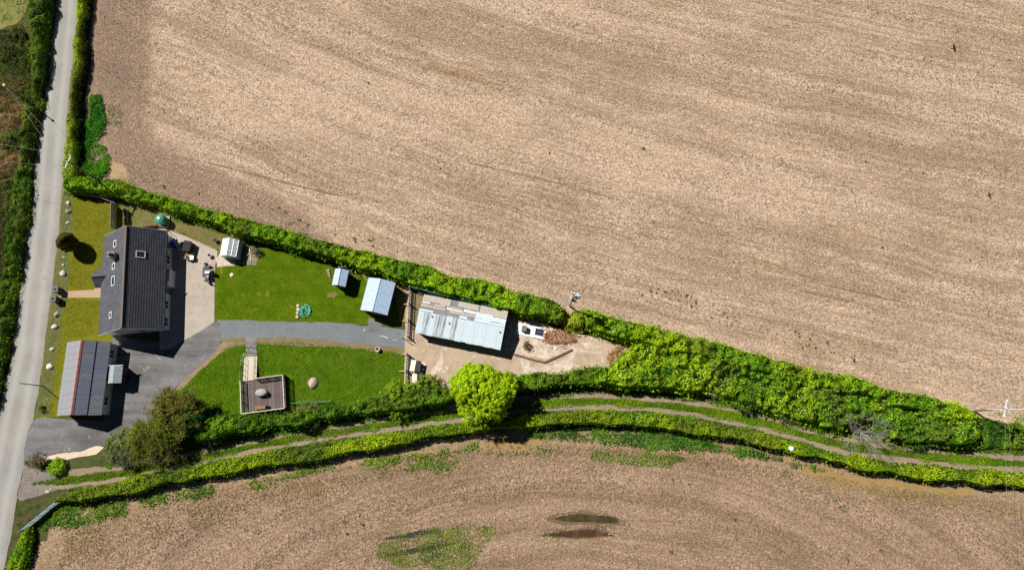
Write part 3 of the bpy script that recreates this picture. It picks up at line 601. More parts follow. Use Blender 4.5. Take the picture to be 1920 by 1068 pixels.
bush('garden_shrub', (800, 735), 2.6, 2.0, (.13, .17, .02), (.24, .27, .03), 'olive shrub between yard fence and large round tree', seed=11, n=3000, leaf=.22)
bush('grey_shrub', (578, 778), 2.2, 1.9, (.10, .11, .055), (.19, .19, .10), 'grey green feathery shrub right of the deck', seed=12, n=2400, leaf=.15)
bush('grey_shrub', (400, 805), 2.4, 1.9, (.09, .11, .05), (.18, .19, .09), 'grey green shrub left of the deck beside the track', seed=13, n=2600, leaf=.15)
bush('verge_plant', (79, 766), .55, .6, (.05, .07, .03), (.1, .14, .04), 'small dark plant at the end of the garage lawn', 'plant', n=300, leaf=.14, cl=.18)

# clipped dark conifer on the front lawn
def topiary():
    c = P(122, 452, 2.6); root = empty('clipped_conifer', (c.x, c.y, 0), 0, 'dark clipped round conifer on the front lawn by the lane', 'conifer')
    n = 9000; d = norm(rng.normal(size=(n, 3))); d[:, 2] = np.where(d[:, 2] < -.75, -d[:, 2], d[:, 2])
    lump = 1+.16*(vnoise(d[:, 0]*3+7, d[:, 1]*3+d[:, 2]*2.3, 4)-.5)*2
    p = d*lump[:, None]*(1-.12*rng.random((n, 1)))*np.array([1.38, 1.38, 1.75])+np.array([0, 0, 2.05])
    t = vnoise(d[:, 0]*4, d[:, 1]*4+d[:, 2]*3, 8)[:, None]
    col = (np.array((.045, .05, .012))*(1-t)+np.array((.15, .135, .02))*t)*(.7+.6*rng.random((n, 1)))
    V, F, cc = cards(p, norm(d+rng.normal(size=d.shape)*.35), .15, col); np_mesh('foliage', V, F, LEAF, root, cc)
    MB().lathe((0, 0, 0), [(1.0, .5), (1.2, 1.4), (1.22, 2.4), (.9, 3.3), (.3, 3.6)], 12).build('inner_branches', CORE, root)
    MB().bar((0, 0, -.02), (0, 0, 1.0), .14, 8, .11).build('trunk', TWIG, root)
topiary()

# ------------------------------------------------------------------ branching wood
def branches(seglist, p, d, L, r, depth, spread=.55, up=.15, kids=3, droop=0., minr=.006):
    steps = 3; q = p
    for i in range(steps):
        d = (d+Vector(rng.normal(size=3)*.13)+Vector((0, 0, up*.1-droop))).normalized(); e = q+d*L/steps
        r2 = r*(1-.32/steps*(i+1)); seglist.append((q, e, r, max(r2, minr))); q = e; r = max(r2, minr)
        if depth > 0 and i > 0:
            k = kids if i == steps-1 else max(1, kids-1)
            for _ in range(k):
                dd = (d+Vector(rng.normal(size=3)*spread)+Vector((0, 0, up))).normalized()
                branches(seglist, q, dd, L*(.62+.22*rng.random()), r*.68, depth-1, spread, up, kids, droop, minr)
def tubes(segs, name, mat, parent):
    A = np.array([s[0] for s in segs]); B = np.array([s[1] for s in segs]); ra = np.array([s[2] for s in segs]); rb = np.array([s[3] for s in segs])
    d = norm(B-A); u = norm(np.cross(d, np.array([.31, .52, .79]))); w = np.cross(d, u); V = []; n = 4
    for P_, R in ((A, ra), (B, rb)):
        for i in range(n):
            t = 2*math.pi*i/n; V.append(P_+(u*math.cos(t)+w*math.sin(t))*R[:, None])
    V = np.stack(V, 1); k = len(segs); base = (np.arange(k)*2*n)[:, None]
    F = np.concatenate([base+np.array([[i, (i+1) % n, n+(i+1) % n, n+i]]) for i in range(n)], 0)
    return np_mesh(name, V.reshape(-1, 3), F, mat, parent)
# big round tree in full bright leaf
def round_tree():
    h = 7.2; c = P(908, 737, 3.4); root = empty('round_tree', (c.x, c.y, 0), 0, 'large round bright green tree between yard and track', 'tree')
    R = np.array([4.3, 4.0, 3.2]); mid = np.array([0, 0, 4.1])
    tr = MB(); tr.lathe((0, 0, -.05), [(.42, 0), (.3, .5), (.26, 1.6), (.2, 3.0)], 10); tr.build('trunk', TWIG, root)
    seg = []
    for i in range(9):
        a = i*.7+.2; branches(seg, Vector((0, 0, 1.6+.15*i)), Vector((math.cos(a), math.sin(a), .55)).normalized(), 2.4, .12, 2, .5, .1)
    tubes(seg, 'limb', TWIG, root)
    k = 900; d = norm(rng.normal(size=(k, 3))); d[:, 2] = np.where(d[:, 2] < -.45, -d[:, 2], d[:, 2])
    rad = np.where(rng.random(k) < .7, .86+.16*rng.random(k), .45+.4*rng.random(k))[:, None]
    wob = 1+.22*(vnoise(d[:, 0]*2.3+5, d[:, 1]*2.3+d[:, 2]*1.7, 3)-.5)[:, None]*2
    cc = d*rad*wob*R+mid; per = 34
    p = np.repeat(cc, per, 0); q = norm(rng.normal(size=p.shape)); s = .20+.30*np.repeat(rng.random((k, 1)), per, 0)
    p = p+q*s*(.55+.45*rng.random((len(p), 1)))*np.array([1, 1, .7])
    nr = norm(q*.9+np.repeat(d, per, 0)*.5+np.array([0, 0, .5])+rng.normal(size=p.shape)*.22)
    t = np.repeat(rng.random(k), per)[:, None]*.6+rng.random((len(p), 1))*.4
    col = (np.array((.23, .42, .008))*(1-t)+np.array((.50, .66, .014))*t)*(.8+.4*rng.random((len(p), 1)))
    V, F, c4 = cards(p, nr, .27, col); np_mesh('crown', V, F, LEAF, root, c4)
round_tree()
# leafless shrub leaning over the track
def bare(px, h, label, r, seed, name='bare_shrub', col=(.33, .30, .26), nst=9, tilt=.55, kids=3, depth=3, leaves=0, cat='shrub', lean=(0, 0), cola=None, colb=None, zt=None, thick=.055):
    c = P(px[0], px[1], h*.5 if zt is None else zt); root = empty(name, (c.x, c.y, 0), 0, label, cat); seg = []
    for i in range(nst):
        a = 6.283*i/nst+rng.random()*.5; branches(seg, Vector((0, 0, 0)), Vector((math.cos(a)*tilt+lean[0], math.sin(a)*tilt+lean[1], 1)).normalized(), r*.62, thick, depth, .5, .12, kids, 0., thick*.22)
    tubes(seg, 'twig', plain('bare_twig_%d' % seed, col, .9, .25, 2), root)
    if leaves:
        e = np.array([s[1] for s in seg]); i = rng.integers(0, len(e), leaves); p = e[i]+rng.normal(size=(leaves, 3))*.16
        p[:, 2] = np.maximum(p[:, 2], .05); t = rng.random((leaves, 1)); cl = (np.array(cola)*(1-t)+np.array(colb)*t)*(.7+.6*rng.random((leaves, 1)))
        V, F, c4 = cards(p, norm(rng.normal(size=p.shape)*.7+np.array([-.2, .2, .8])), .18, cl); np_mesh('foliage', V, F, LEAF, root, c4)
    return root
bare((1612, 812), 0.1, 'leafless grey shrub with bare twigs leaning over the track', 3.1, 1, lean=(.0, .1), nst=11, tilt=.8, kids=2, col=(.40, .365, .30), thick=.07, zt=0.)
# group of scrubby trees at the end of the drive
bare((330, 772), 4.6, 'brown topped tree with fine twigs beside the drive end', 3.4, 2, 'brown_tree', (.14, .11, .06), 10, .6, 3, 3, 26000, 'tree', cola=(.13, .145, .02), colb=(.26, .25, .05), zt=3.0)
bush('dark_tree', (354, 785), 2.3, 4.6, (.018, .055, .02), (.05, .13, .045), 'dark green rounded tree behind the brown topped tree', 'tree', seed=20, n=6000, leaf=.24)
bare((292, 815), 3.8, 'tangled tree of yellow brown branches beside the track', 3.4, 3, 'tangled_tree', (.24, .18, .085), 13, .85, 3, 3, 7000, 'tree', lean=(.2, -.3), cola=(.08, .12, .012), colb=(.24, .27, .02), zt=2.0)
bush('ivy_tree', (316, 803), 2.3, 4.2, (.07, .13, .015), (.2, .27, .02), 'leafy green tree between the brown and the tangled tree', 'tree', seed=21, n=5000, leaf=.26)
bush('ivy_tree', (268, 820), 2.2, 3.2, (.10, .16, .015), (.28, .34, .02), 'yellow green leafy bush left of the tangled tree', 'shrub', seed=22, n=4200, leaf=.24)
bush('grey_shrub', (230, 838), 2.6, 2.6, (.08, .10, .035), (.19, .2, .06), 'olive green shrub nearest the lane beside the cream gravel', seed=23, n=5200, leaf=.2)
bare((235, 850), 1.8, 'pale bare twigs of a shrub over the track near the lane', 1.9, 4, 'bare_shrub', (.34, .32, .27), 9, .8, 3, 3, 900, 'shrub', lean=(0, -.3), cola=(.1, .13, .03), colb=(.2, .22, .05))
bush('low_shrub', (210, 848), 1.4, 1.1, (.13, .15, .03), (.25, .26, .05), 'low straw coloured shrub beside the cream gravel strip', seed=24, n=1200, leaf=.15)
bare((70, 862), 1.0, 'dry brown weeds by the lane at the end of the cream gravel', 1.2, 5, 'dry_weeds', (.30, .23, .14), 9, .9, 3, 2, 500, 'weeds', cola=(.15, .14, .05), colb=(.3, .25, .12))
# tree whose crown reaches in over the lane from the left: only its shadow falls into view
t_ = P(-66, 900); root = empty('lane_tree', (t_.x, t_.y, 0), 0, 'tree left of the lane whose leafy shadow falls across the tarmac', 'tree'); seg = []
for i in range(5):
    a = i*1.26; branches(seg, Vector((0, 0, 1.6)), Vector((math.cos(a)*.5, math.sin(a)*.5, 1)).normalized(), 1.5, .09, 3, .55, .15, 2)
MB().bar((0, 0, -.05), (0, 0, 1.8), .16, 8, .1).build('trunk', TWIG, root); tubes(seg, 'limb', TWIG, root)
e = np.array([s[1] for s in seg]); i = rng.integers(0, len(e), 1500); p = e[i]+rng.normal(size=(1500, 3))*.14; col = np.tile(np.array([[.1, .17, .02]]), (1500, 1))
V, F, c4 = cards(p, norm(rng.normal(size=p.shape)+np.array([0, 0, .6])), .2, col); np_mesh('crown', V, F, LEAF, root, c4)

# dead brambles on the yard
def dead(px, label, n, seed):
    root = empty('dead_bramble', (0, 0, 0), 0, label, 'bramble')
    Veg(px, .45, .2, .6, .3, seed, .5).build(root, (.20, .095, .035), (.36, .20, .085), 60, .16, 1.2, .45, core=False, depth=.3)
    settle(root, cen(px))
dead([(1020, 622), (1050, 620), (1080, 630), (1086, 642), (1060, 650), (1040, 646), (1018, 640)], 'rust brown dead brambles beside the white boards', 0, 60)
dead([(1140, 660), (1165, 648), (1192, 652), (1200, 668), (1185, 682), (1160, 690), (1142, 680)], 'rust brown dead brambles at the narrow end of the yard', 0, 61)
# ------------------------------------------------------------------ bank left of the lane
bank = [('bank_scrub', [(52, -40), (92, -40), (92, 20), (84, 90), (76, 150), (60, 160), (52, 90), (58, 30)], 1.9, DG, (.11, .19, .02), 'dark green bank hedge above the lane, at the top left', 31),
        ('bank_scrub', [(46, 158), (74, 152), (72, 200), (60, 260), (56, 310), (34, 320), (36, 250), (44, 200)], 1.5, (.06, .10, .015), (.19, .23, .02), 'yellow green bank hedge along the lane beside the left pole', 32),
        ('bank_scrub', [(24, 316), (54, 310), (52, 370), (40, 440), (30, 520), (4, 520), (10, 440), (20, 380)], 1.6, DG, (.12, .19, .02), 'dark mixed bank hedge along the lane opposite the house', 33),
        ('bank_scrub', [(-8, 520), (28, 520), (22, 590), (10, 650), (0, 700), (-40, 860), (-80, 860), (-30, 640)], 1.4, DG, (.14, .21, .02), 'green bank hedge along the lane opposite the garage', 34)]
for nm, px, h, ca, cb, lb, sd in bank: hedge2(nm, px, h, ca, cb, lb, 'scrub', 'scrub on the lane bank', seed=sd, dens=52, leaf=.23, hvar=.5, lump=.6, edge=.7)
hedge2('bracken', [(-60, 62), (10, 56), (36, 52), (50, 80), (52, 150), (40, 190), (-60, 170)], .9, (.03, .055, .016), (.12, .10, .03), 'patch of dark brown bracken on the lane bank, the upper one', 'bracken', seed=35, dens=40, leaf=.2, hvar=.8, lump=.6, edge=.8, core=False)
hedge2('bracken', [(-60, 176), (10, 172), (40, 196), (34, 250), (32, 300), (22, 330), (-60, 350)], .6, (.16, .12, .06), (.36, .25, .14), 'patch of pale brown bracken on the lane bank, the lower one', 'bracken', seed=36, dens=40, leaf=.18, hvar=.8, lump=.5, edge=.8, core=False, f=.6)
hedge2('bank_thicket', [(-90, 356), (16, 336), (20, 380), (8, 430), (2, 520), (-20, 560), (-120, 600)], .9, (.03, .05, .016), (.12, .15, .03), 'dark tangled thicket at the left edge opposite the house', 'thicket', seed=37, dens=40, leaf=.2, hvar=.8, lump=.7, core=False)
bush('bank_bush', (12, 100), 1.7, 1.5, (.03, .045, .015), (.08, .09, .03), 'small dark bush at the edge of the top left pasture', seed=38, n=1500)
bush('bank_bush', (30, 65), 1.3, 1.2, (.05, .06, .02), (.12, .12, .04), 'small brown green bush on the pasture corner', seed=39, n=1000)
bush('bank_bush', (18, 262), 1.6, 1.3, (.05, .08, .02), (.13, .17, .03), 'round green bush amid the pale bracken', seed=40, n=1300)

# ------------------------------------------------------------------ uncountable growth: rough grass, weeds
def growth(name, px, label, h, ca, cb, dens, leaf, seed, thr=None, f=.5, world=False, holes=None, jit=.4):
    dens = dens*1.7; poly = ragged(px if world else wpoly(px), .35, .4, seed); p = np.array(poly); lo = p.min(0); hi = p.max(0); n = int((hi[0]-lo[0])*(hi[1]-lo[1])*dens)
    x = lo[0]+rng.random(n)*(hi[0]-lo[0]); y = lo[1]+rng.random(n)*(hi[1]-lo[1]); k = inside(poly, x, y); x, y = x[k], y[k]
    if thr is not None:
        d = np.clip(dist_line(poly, x, y)/.8, 0, 1); k = fbm(x*f, y*f, seed, 4)*(.45+.55*d)+(rng.random(len(x))-.5)*.22 > thr+.01; x, y = x[k], y[k]
    n = len(x); z = .03+h*(.3+.7*vnoise(x*1.3, y*1.3, seed+4))*rng.random(n)
    nr = norm(rng.normal(size=(n, 3))*.38+np.array([-.1, .1, .75])); col = leafcol(x, y, ca, cb, seed, .5, jit)
    V, F, c = cards(np.stack([x, y, z], 1), nr, leaf, col, .45); o = np_mesh(name, V, F, GRASSM, None, c)
    return tag(o, label, 'grass' if 'grass' in name else 'weeds', kind='stuff')
growth('nettle_bed', [(168, 178), (186, 172), (204, 195), (202, 240), (210, 290), (204, 330), (190, 340), (150, 335), (150, 300), (156, 240)], 'deep green nettles between roadside hedge and upper field', .6, (.025, .11, .012), (.075, .20, .012), 110, .28, 51, .335, .4)
growth('nettle_bed', [(215, 330), (250, 345), (300, 362), (360, 384), (400, 398), (400, 406), (300, 376), (220, 352)], 'green nettles along the top of the boundary hedge', .5, (.03, .11, .012), (.08, .18, .02), 55, .24, 52, .42, .4)
growth('field_margin_grass', [(190, 190), (230, 195), (236, 250), (225, 310), (260, 345), (420, 392), (520, 425), (640, 455), (640, 468), (520, 438), (380, 402), (240, 358), (204, 330), (206, 250)], 'thin grass and weeds on the upper field margin', .2, (.12, .15, .05), (.2, .21, .08), 26, .2, 53, .46, .35)
growth('field_margin_grass', [(640, 455), (1050, 572), (1100, 582), (1400, 655), (1700, 735), (1830, 762), (1940, 775), (1940, 800), (1840, 778), (1700, 742), (1400, 668), (1100, 592), (1050, 580), (640, 468)], 'thin grass at the hedge foot on the upper field', .25, (.10, .14, .03), (.18, .21, .05), 34, .22, 54, .40, .4)
tm = strip_poly([(a+b)/2 for a, b in zip(tn[36:], ts[36:])], .62)
growth('track_grass', strip_poly(mid, [min(.52, .2+.04*i) for i in range(len(mid))]), 'strip of grass between the two ruts of the track', .22, (.055, .12, .006), (.13, .20, .010), 70, .2, 55, world=True)
growth('track_side_grass', [(130, 916), (197, 909), (281, 893), (373, 872), (462, 854), (572, 833), (760, 806), (885, 789), (997, 773), (1104, 768), (1207, 772), (1308, 784), (1415, 806), (1501, 830), (1593, 856), (1690, 867), (1812, 880), (1920, 887), (1920, 894), (1700, 876), (1500, 842), (1308, 798), (1104, 780), (997, 784), (760, 818), (572, 842), (281, 902), (130, 926)], 'deep green grass between lower rut and lower hedge', .3, (.03, .12, .014), (.09, .19, .015), 60, .22, 56)
growth('track_side_grass', [(200, 872), (300, 856), (400, 836), (480, 818), (581, 800), (744, 776), (814, 765), (900, 752), (997, 741), (1104, 735), (1217, 740), (1308, 748), (1394, 764), (1480, 787), (1560, 810), (1666, 829), (1788, 840), (1920, 850), (1920, 854), (1788, 844), (1666, 832), (1560, 814), (1480, 791), (1394, 768), (1308, 752), (1217, 743), (1104, 738), (997, 744), (814, 768), (581, 804), (400, 839), (200, 876)], 'rough grass between the upper rut and the hedges', .3, (.04, .12, .012), (.12, .2, .015), 60, .22, 71)
growth('nettle_bed', [(100, 945), (221, 936), (357, 908), (420, 900), (400, 935), (330, 950), (250, 965), (160, 985), (70, 1000), (60, 1068), (40, 1068), (60, 985)], 'green nettles on the lower field corner inside the gate', .55, (.035, .11, .012), (.13, .2, .02), 50, .26, 57, .36, .45)
growth('nettle_bed', [(430, 900), (520, 880), (640, 862), (780, 842), (900, 822), (900, 850), (780, 875), (690, 880), (560, 895), (480, 920)], 'scattered green weeds below the lower hedge, left half', .4, (.05, .13, .012), (.15, .21, .02), 45, .25, 58, .44, .35)
growth('nettle_bed', [(985, 804), (1080, 800), (1200, 804), (1320, 820), (1420, 842), (1500, 862), (1560, 884), (1500, 880), (1440, 866), (1340, 850), (1240, 844), (1120, 836), (1040, 830), (990, 824)], 'dense green nettles along the middle of the lower hedge', .55, (.022, .085, .010), (.065, .16, .012), 60, .25, 59, .30, .28)
growth('weed_patch', [(730, 880), (800, 850), (900, 835), (1000, 830), (1130, 838), (1260, 846), (1320, 860), (1240, 880), (1150, 870), (1050, 855), (960, 860), (880, 880), (800, 905)], 'separate weed clumps on the margin of the lower field', .35, (.04, .12, .015), (.12, .18, .03), 45, .24, 60, .53, .4)
growth('field_margin_grass', [(60, 1068), (100, 990), (250, 970), (420, 930), (600, 890), (800, 860), (1000, 830), (1300, 840), (1500, 880), (1620, 902), (1800, 925), (1940, 945), (1940, 975), (1700, 950), (1500, 905), (1300, 870), (1000, 860), (800, 890), (600, 935), (420, 985), (250, 1030), (130, 1068)], 'thin dry grass along the top of the lower field', .12, (.20, .17, .075), (.15, .16, .05), 20, .2, 61, .50, .3)
growth('wet_grass', [(700, 1012), (760, 992), (850, 977), (925, 982), (930, 1005), (900, 1040), (880, 1075), (760, 1068), (705, 1045)], 'tussocky green grass round the puddles, left patch', .2, (.07, .12, .016), (.16, .2, .03), 50, .2, 62, .37, .4)
growth('wet_grass', [(1060, 983), (1150, 981), (1155, 990), (1100, 990), (1050, 994)], 'tussocky green grass between the two right puddles', .2, (.08, .13, .016), (.17, .2, .03), 40, .2, 63, .36, .4)
growth('wet_grass', [(930, 1008), (1020, 998), (1090, 1010), (1030, 1012), (940, 1018)], 'thin line of grass leading to the lower puddle', .16, (.09, .13, .02), (.19, .19, .04), 30, .2, 64, .42, .4)
growth('verge_grass', [(119, 366), (134, 370), (136, 420), (130, 480), (128, 530), (112, 640), (92, 780), (66, 782), (72, 730), (80, 690), (93, 600), (101, 525), (113, 430)], 'tufty pale grass among the rocks on the lane verge', .16, (.11, .15, .03), (.27, .26, .12), 30, .16, 65, .45, .8)
growth('daisy_patch', [(455, 636), (463, 640), (462, 668), (455, 700), (453, 760), (447, 772), (446, 700), (452, 660)], 'white flowering weeds along the left side of the ramp', .15, (.5, .52, .4), (.14, .2, .03), 90, .14, 66, .35, 1.0)
growth('daisy_patch', [(480, 640), (600, 642), (700, 650), (640, 680), (560, 690), (490, 660)], 'scattered daisies on the deck lawn', .08, (.55, .56, .4), (.3, .36, .1), 12, .12, 67, .58, .5)
growth('daisy_patch', [(580, 637), (630, 639), (700, 645), (700, 650), (625, 646), (580, 643)], 'white daisy drift on the edge of the gravel drive', .08, (.7, .7, .6), (.35, .42, .2), 60, .15, 68, .5, .8)
growth('lawn_grass', [(424, 655), (455, 643), (482, 640), (600, 644), (700, 652), (752, 660), (756, 700), (745, 722), (700, 746), (640, 758), (545, 766), (545, 700), (450, 700), (446, 780), (392, 790), (348, 765), (335, 735), (360, 708), (390, 684)], 'uncut green grass of the deck lawn', .1, (.042, .10, .004), (.10, .155, .006), 26, .17, 69)
growth('lawn_grass', [(405, 500), (440, 495), (476, 495), (488, 466), (530, 470), (600, 492), (640, 514), (690, 560), (690, 607), (600, 603), (500, 600), (404, 600)], 'short mown grass of the back lawn', .05, (.034, .085, .002), (.105, .145, .006), 20, .15, 72, None, .3)
growth('lawn_grass', [(132, 374), (214, 388), (214, 436), (196, 445), (188, 540), (140, 543), (126, 540), (134, 480), (138, 420)], 'short dry grass of the upper front lawn', .05, (.085, .10, .004), (.16, .15, .014), 20, .14, 73)
growth('lawn_grass', [(124, 562), (186, 562), (184, 622), (126, 640), (112, 700), (98, 776), (90, 776), (108, 650)], 'short dry grass of the lower front lawn', .05, (.085, .10, .004), (.16, .15, .014), 20, .14, 74)
growth('bank_grass', [(-60, 0), (60, -20), (96, 0), (80, 190), (66, 311), (60, 380), (41, 510), (28, 619), (0, 740), (-60, 860), (-200, 700), (-100, 300)], 'rough grass over the bank left of the lane', .3, (.05, .09, .015), (.14, .17, .03), 16, .22, 70, .40, .4)
# weed rosettes dotted over the fields
for (name, px, lab, n, sd) in (('field_weeds', [(300, 350), (420, 385), (560, 425), (700, 465), (720, 455), (560, 400), (420, 350), (300, 330)], 'green weed tufts dotted near the boundary hedge', 18, 1), ('field_weeds', [(1180, 545), (1420, 625), (1620, 690), (1600, 660), (1420, 590), (1250, 540)], 'tiny dark weed tufts on the upper field near the thicket', 46, 2),
                               ('field_weeds', [(700, 40), (1900, 40), (1900, 640), (900, 400), (500, 300)], 'lone dark weeds scattered over the upper field', 16, 3), ('field_weeds', [(100, 1000), (400, 950), (760, 900), (1300, 880), (1900, 960), (1900, 1060), (1200, 1060), (600, 1000)], 'lone weeds scattered over the lower field', 16, 4)):
    poly = wpoly(px); q = np.array(poly); X = []; Y = []
    while len(X) < n:
        a = q.min(0)+rng.random(2)*(q.max(0)-q.min(0))
        if inside(poly, np.array([a[0]]), np.array([a[1]]))[0]: X.append(a[0]); Y.append(a[1])
    m = 26; r = (.08+.5*rng.random(n)**3)*(1.0 if sd in (1, 4) else .45); i = np.repeat(np.arange(n), m); a = rng.random(n*m)*6.28; rr = np.sqrt(rng.random(n*m))*r[i]
    pos = np.stack([np.array(X)[i]+np.cos(a)*rr, np.array(Y)[i]+np.sin(a)*rr, .03+rng.random(n*m)*.16], 1)
    V, F, c = cards(pos, norm(rng.normal(size=pos.shape)*.5+np.array([0, 0, .8])), .17, leafcol(pos[:, 0], pos[:, 1], (.035, .075, .018), (.10, .14, .03), sd, .5))
    tag(np_mesh(name, V, F, GRASSM, None, c), lab, 'weeds', kind='stuff')
# ================================================================== buildings
def fit(px, z):
    """oriented rectangle through four eave corners TL, TR, BR, BL seen at height z: centre, width, length, angle"""
    a, b, c, d = (P2(x, y, z) for x, y in px); ctr = (a+b+c+d)/4
    ax = ((a-d)+(b-c))/2; L = np.linalg.norm(ax); Wd = (np.linalg.norm(b-a)+np.linalg.norm(c-d))/2
    return ctr, Wd, L, math.atan2(-ax[0], ax[1])
M_RENDER = plain('white_render', (.66, .65, .62), .85, .12, .8, c2=(.55, .54, .5))
M_WHITE = plain('white_upvc', (.80, .80, .78), .45, .06, 1)
M_GLASS = plain('window_glass', (.03, .045, .07), .08, .2, .5, spec=.6)
M_STONE = plain('stack_render', (.42, .36, .30), .9, .25, 2)
M_DARKWOOD = plain('dark_stained_wood', (.06, .045, .035), .8, .3, 2)
M_GREYWOOD = plain('weathered_timber', (.30, .265, .225), .85, .25, 2.5)
M_PALEWOOD = plain('pale_timber', (.62, .54, .42), .8, .2, 2.5)
M_BROWNWOOD = plain('brown_timber', (.30, .185, .095), .8, .25, 2.5)
M_STEEL = plain('galvanised_steel', (.48, .50, .52), .5, .15, 2, .3)
M_BLACK = plain('black_plastic', (.02, .02, .023), .5, .2, 2)
def tile_mat(name, c, c2, moss):
    b = NB(name); v = b.obj(); oi = b.n('ShaderNodeObjectInfo').outputs['Random']
    add = b.n('ShaderNodeVectorMath', operation='ADD'); b.l(v, add.inputs[0])
    cx = b.n('ShaderNodeCombineXYZ'); b.l(b.math('MULTIPLY', oi, 37.0), cx.inputs[0]); b.l(b.math('MULTIPLY', oi, 11.0), cx.inputs[1]); b.l(cx.outputs[0], add.inputs[1])
    fl = b.n('ShaderNodeVectorMath', operation='FLOOR'); b.l(b.mapping(add.outputs[0], (0.01, 3.2, .01)), fl.inputs[0])
    wn = b.n('ShaderNodeTexWhiteNoise'); b.l(fl.outputs[0], wn.inputs['Vector'])
    c_ = b.mix(wn.outputs['Value'], c, c2)
    c_ = b.mix(b.rng(b.noise(add.outputs[0], 1.3, 4, .7), .58, .72, 0, .5), c_, moss)
    b.bump(b.noise(v, 14, 2), .01)
    return b.done(c_, .75, .25)
M_TILE = tile_mat('roof_tile', (.058, .062, .078), (.088, .090, .105), (.10, .085, .07))
M_RIDGE = plain('ridge_tile', (.19, .135, .095), .85, .35, 1.2, c2=(.13, .11, .10))
def corr_mesh(name, w, s, amp=.012, period=.30, mat=None, th=.02):
    """corrugated sheet: w across the waves (y), s along them (x)"""
    n = max(2, round(w/period))*4; vs = []; fs = []
    for i in range(n+1):
        y = -w/2+w*i/n; z = amp*math.sin(2*math.pi*i/4)
        for x, zz in ((-s/2, 0), (s/2, 0)): vs.append((x, y, z+zz))
    for i in range(n): fs.append((2*i, 2*i+1, 2*i+3, 2*i+2))
    me = bpy.data.meshes.new(name); me.from_pydata(vs, [], fs); me.update(); me.materials.append(mat); return me
def box_mesh(name, d, mat):
    m = MB().box((0, 0, 0), d); me = bpy.data.meshes.new(name); me.from_pydata(m.v, [], m.f); me.update(); me.materials.append(mat); return me
def place(me, parent, loc, rot=(0, 0, 0), name=None):
    o = bpy.data.objects.new(name or me.name, me); o.location = loc; o.rotation_euler = rot; return link(o, parent)
def slope_frame(xe, ze, xr, zr):
    """mid point, length and tilt of a roof slope from eave (xe,ze) to ridge (xr,zr)"""
    L = math.hypot(xr-xe, zr-ze); return ((xe+xr)/2, (ze+zr)/2), L, -math.atan2(zr-ze, xr-xe)
def gable_walls(root, hw, hl, ze, xr, zr, xe, mat, name='wall', inset=.28):
    """four walls in one mesh, gables follow the roof"""
    x0, x1, y = -hw+inset, hw-inset, hl-inset
    zl = ze+(zr-ze)*(x0+xe)/(xr+xe)-.05; zrr = ze+(zr-ze)*(xe-x1)/(xe-xr)-.05
    vs = []
    for yy in (-y, y): vs += [(x0, yy, 0), (x1, yy, 0), (x1, yy, zrr), (xr, yy, zr-.06), (x0, yy, zl)]
    fs = [(0, 1, 2, 3, 4), (9, 8, 7, 6, 5), (1, 6, 7, 2), (0, 4, 9, 5), (4, 3, 8, 9), (3, 2, 7, 8)]
    return meshobj(name, vs, fs, mat, root)
def window(root, c, w, h, ax, frame=M_WHITE, name='window'):
    """window on a wall: ax is the outward axis 'x+','x-','y+','y-'"""
    s = 1 if ax[1] == '+' else -1; f = MB(); t = .06
    def bx(u, v, du, dv, dep, off):
        return ((c[0]+off*s, c[1]+u, c[2]+v), (dep, du, dv)) if ax[0] == 'x' else ((c[0]+u, c[1]+off*s, c[2]+v), (du, dep, dv))
    for u, v, du, dv in ((-w/2, 0, t*1.6, h), (w/2, 0, t*1.6, h), (0, -h/2, w, t*1.6), (0, h/2, w, t*1.6), (0, 0, t, h)): f.box(*bx(u, v, du, dv, .09, .03))
    o = f.build(name, frame, root); MB().box(*bx(0, 0, w-.02, h-.02, .03, .02)).build('pane', M_GLASS, o)
    return o
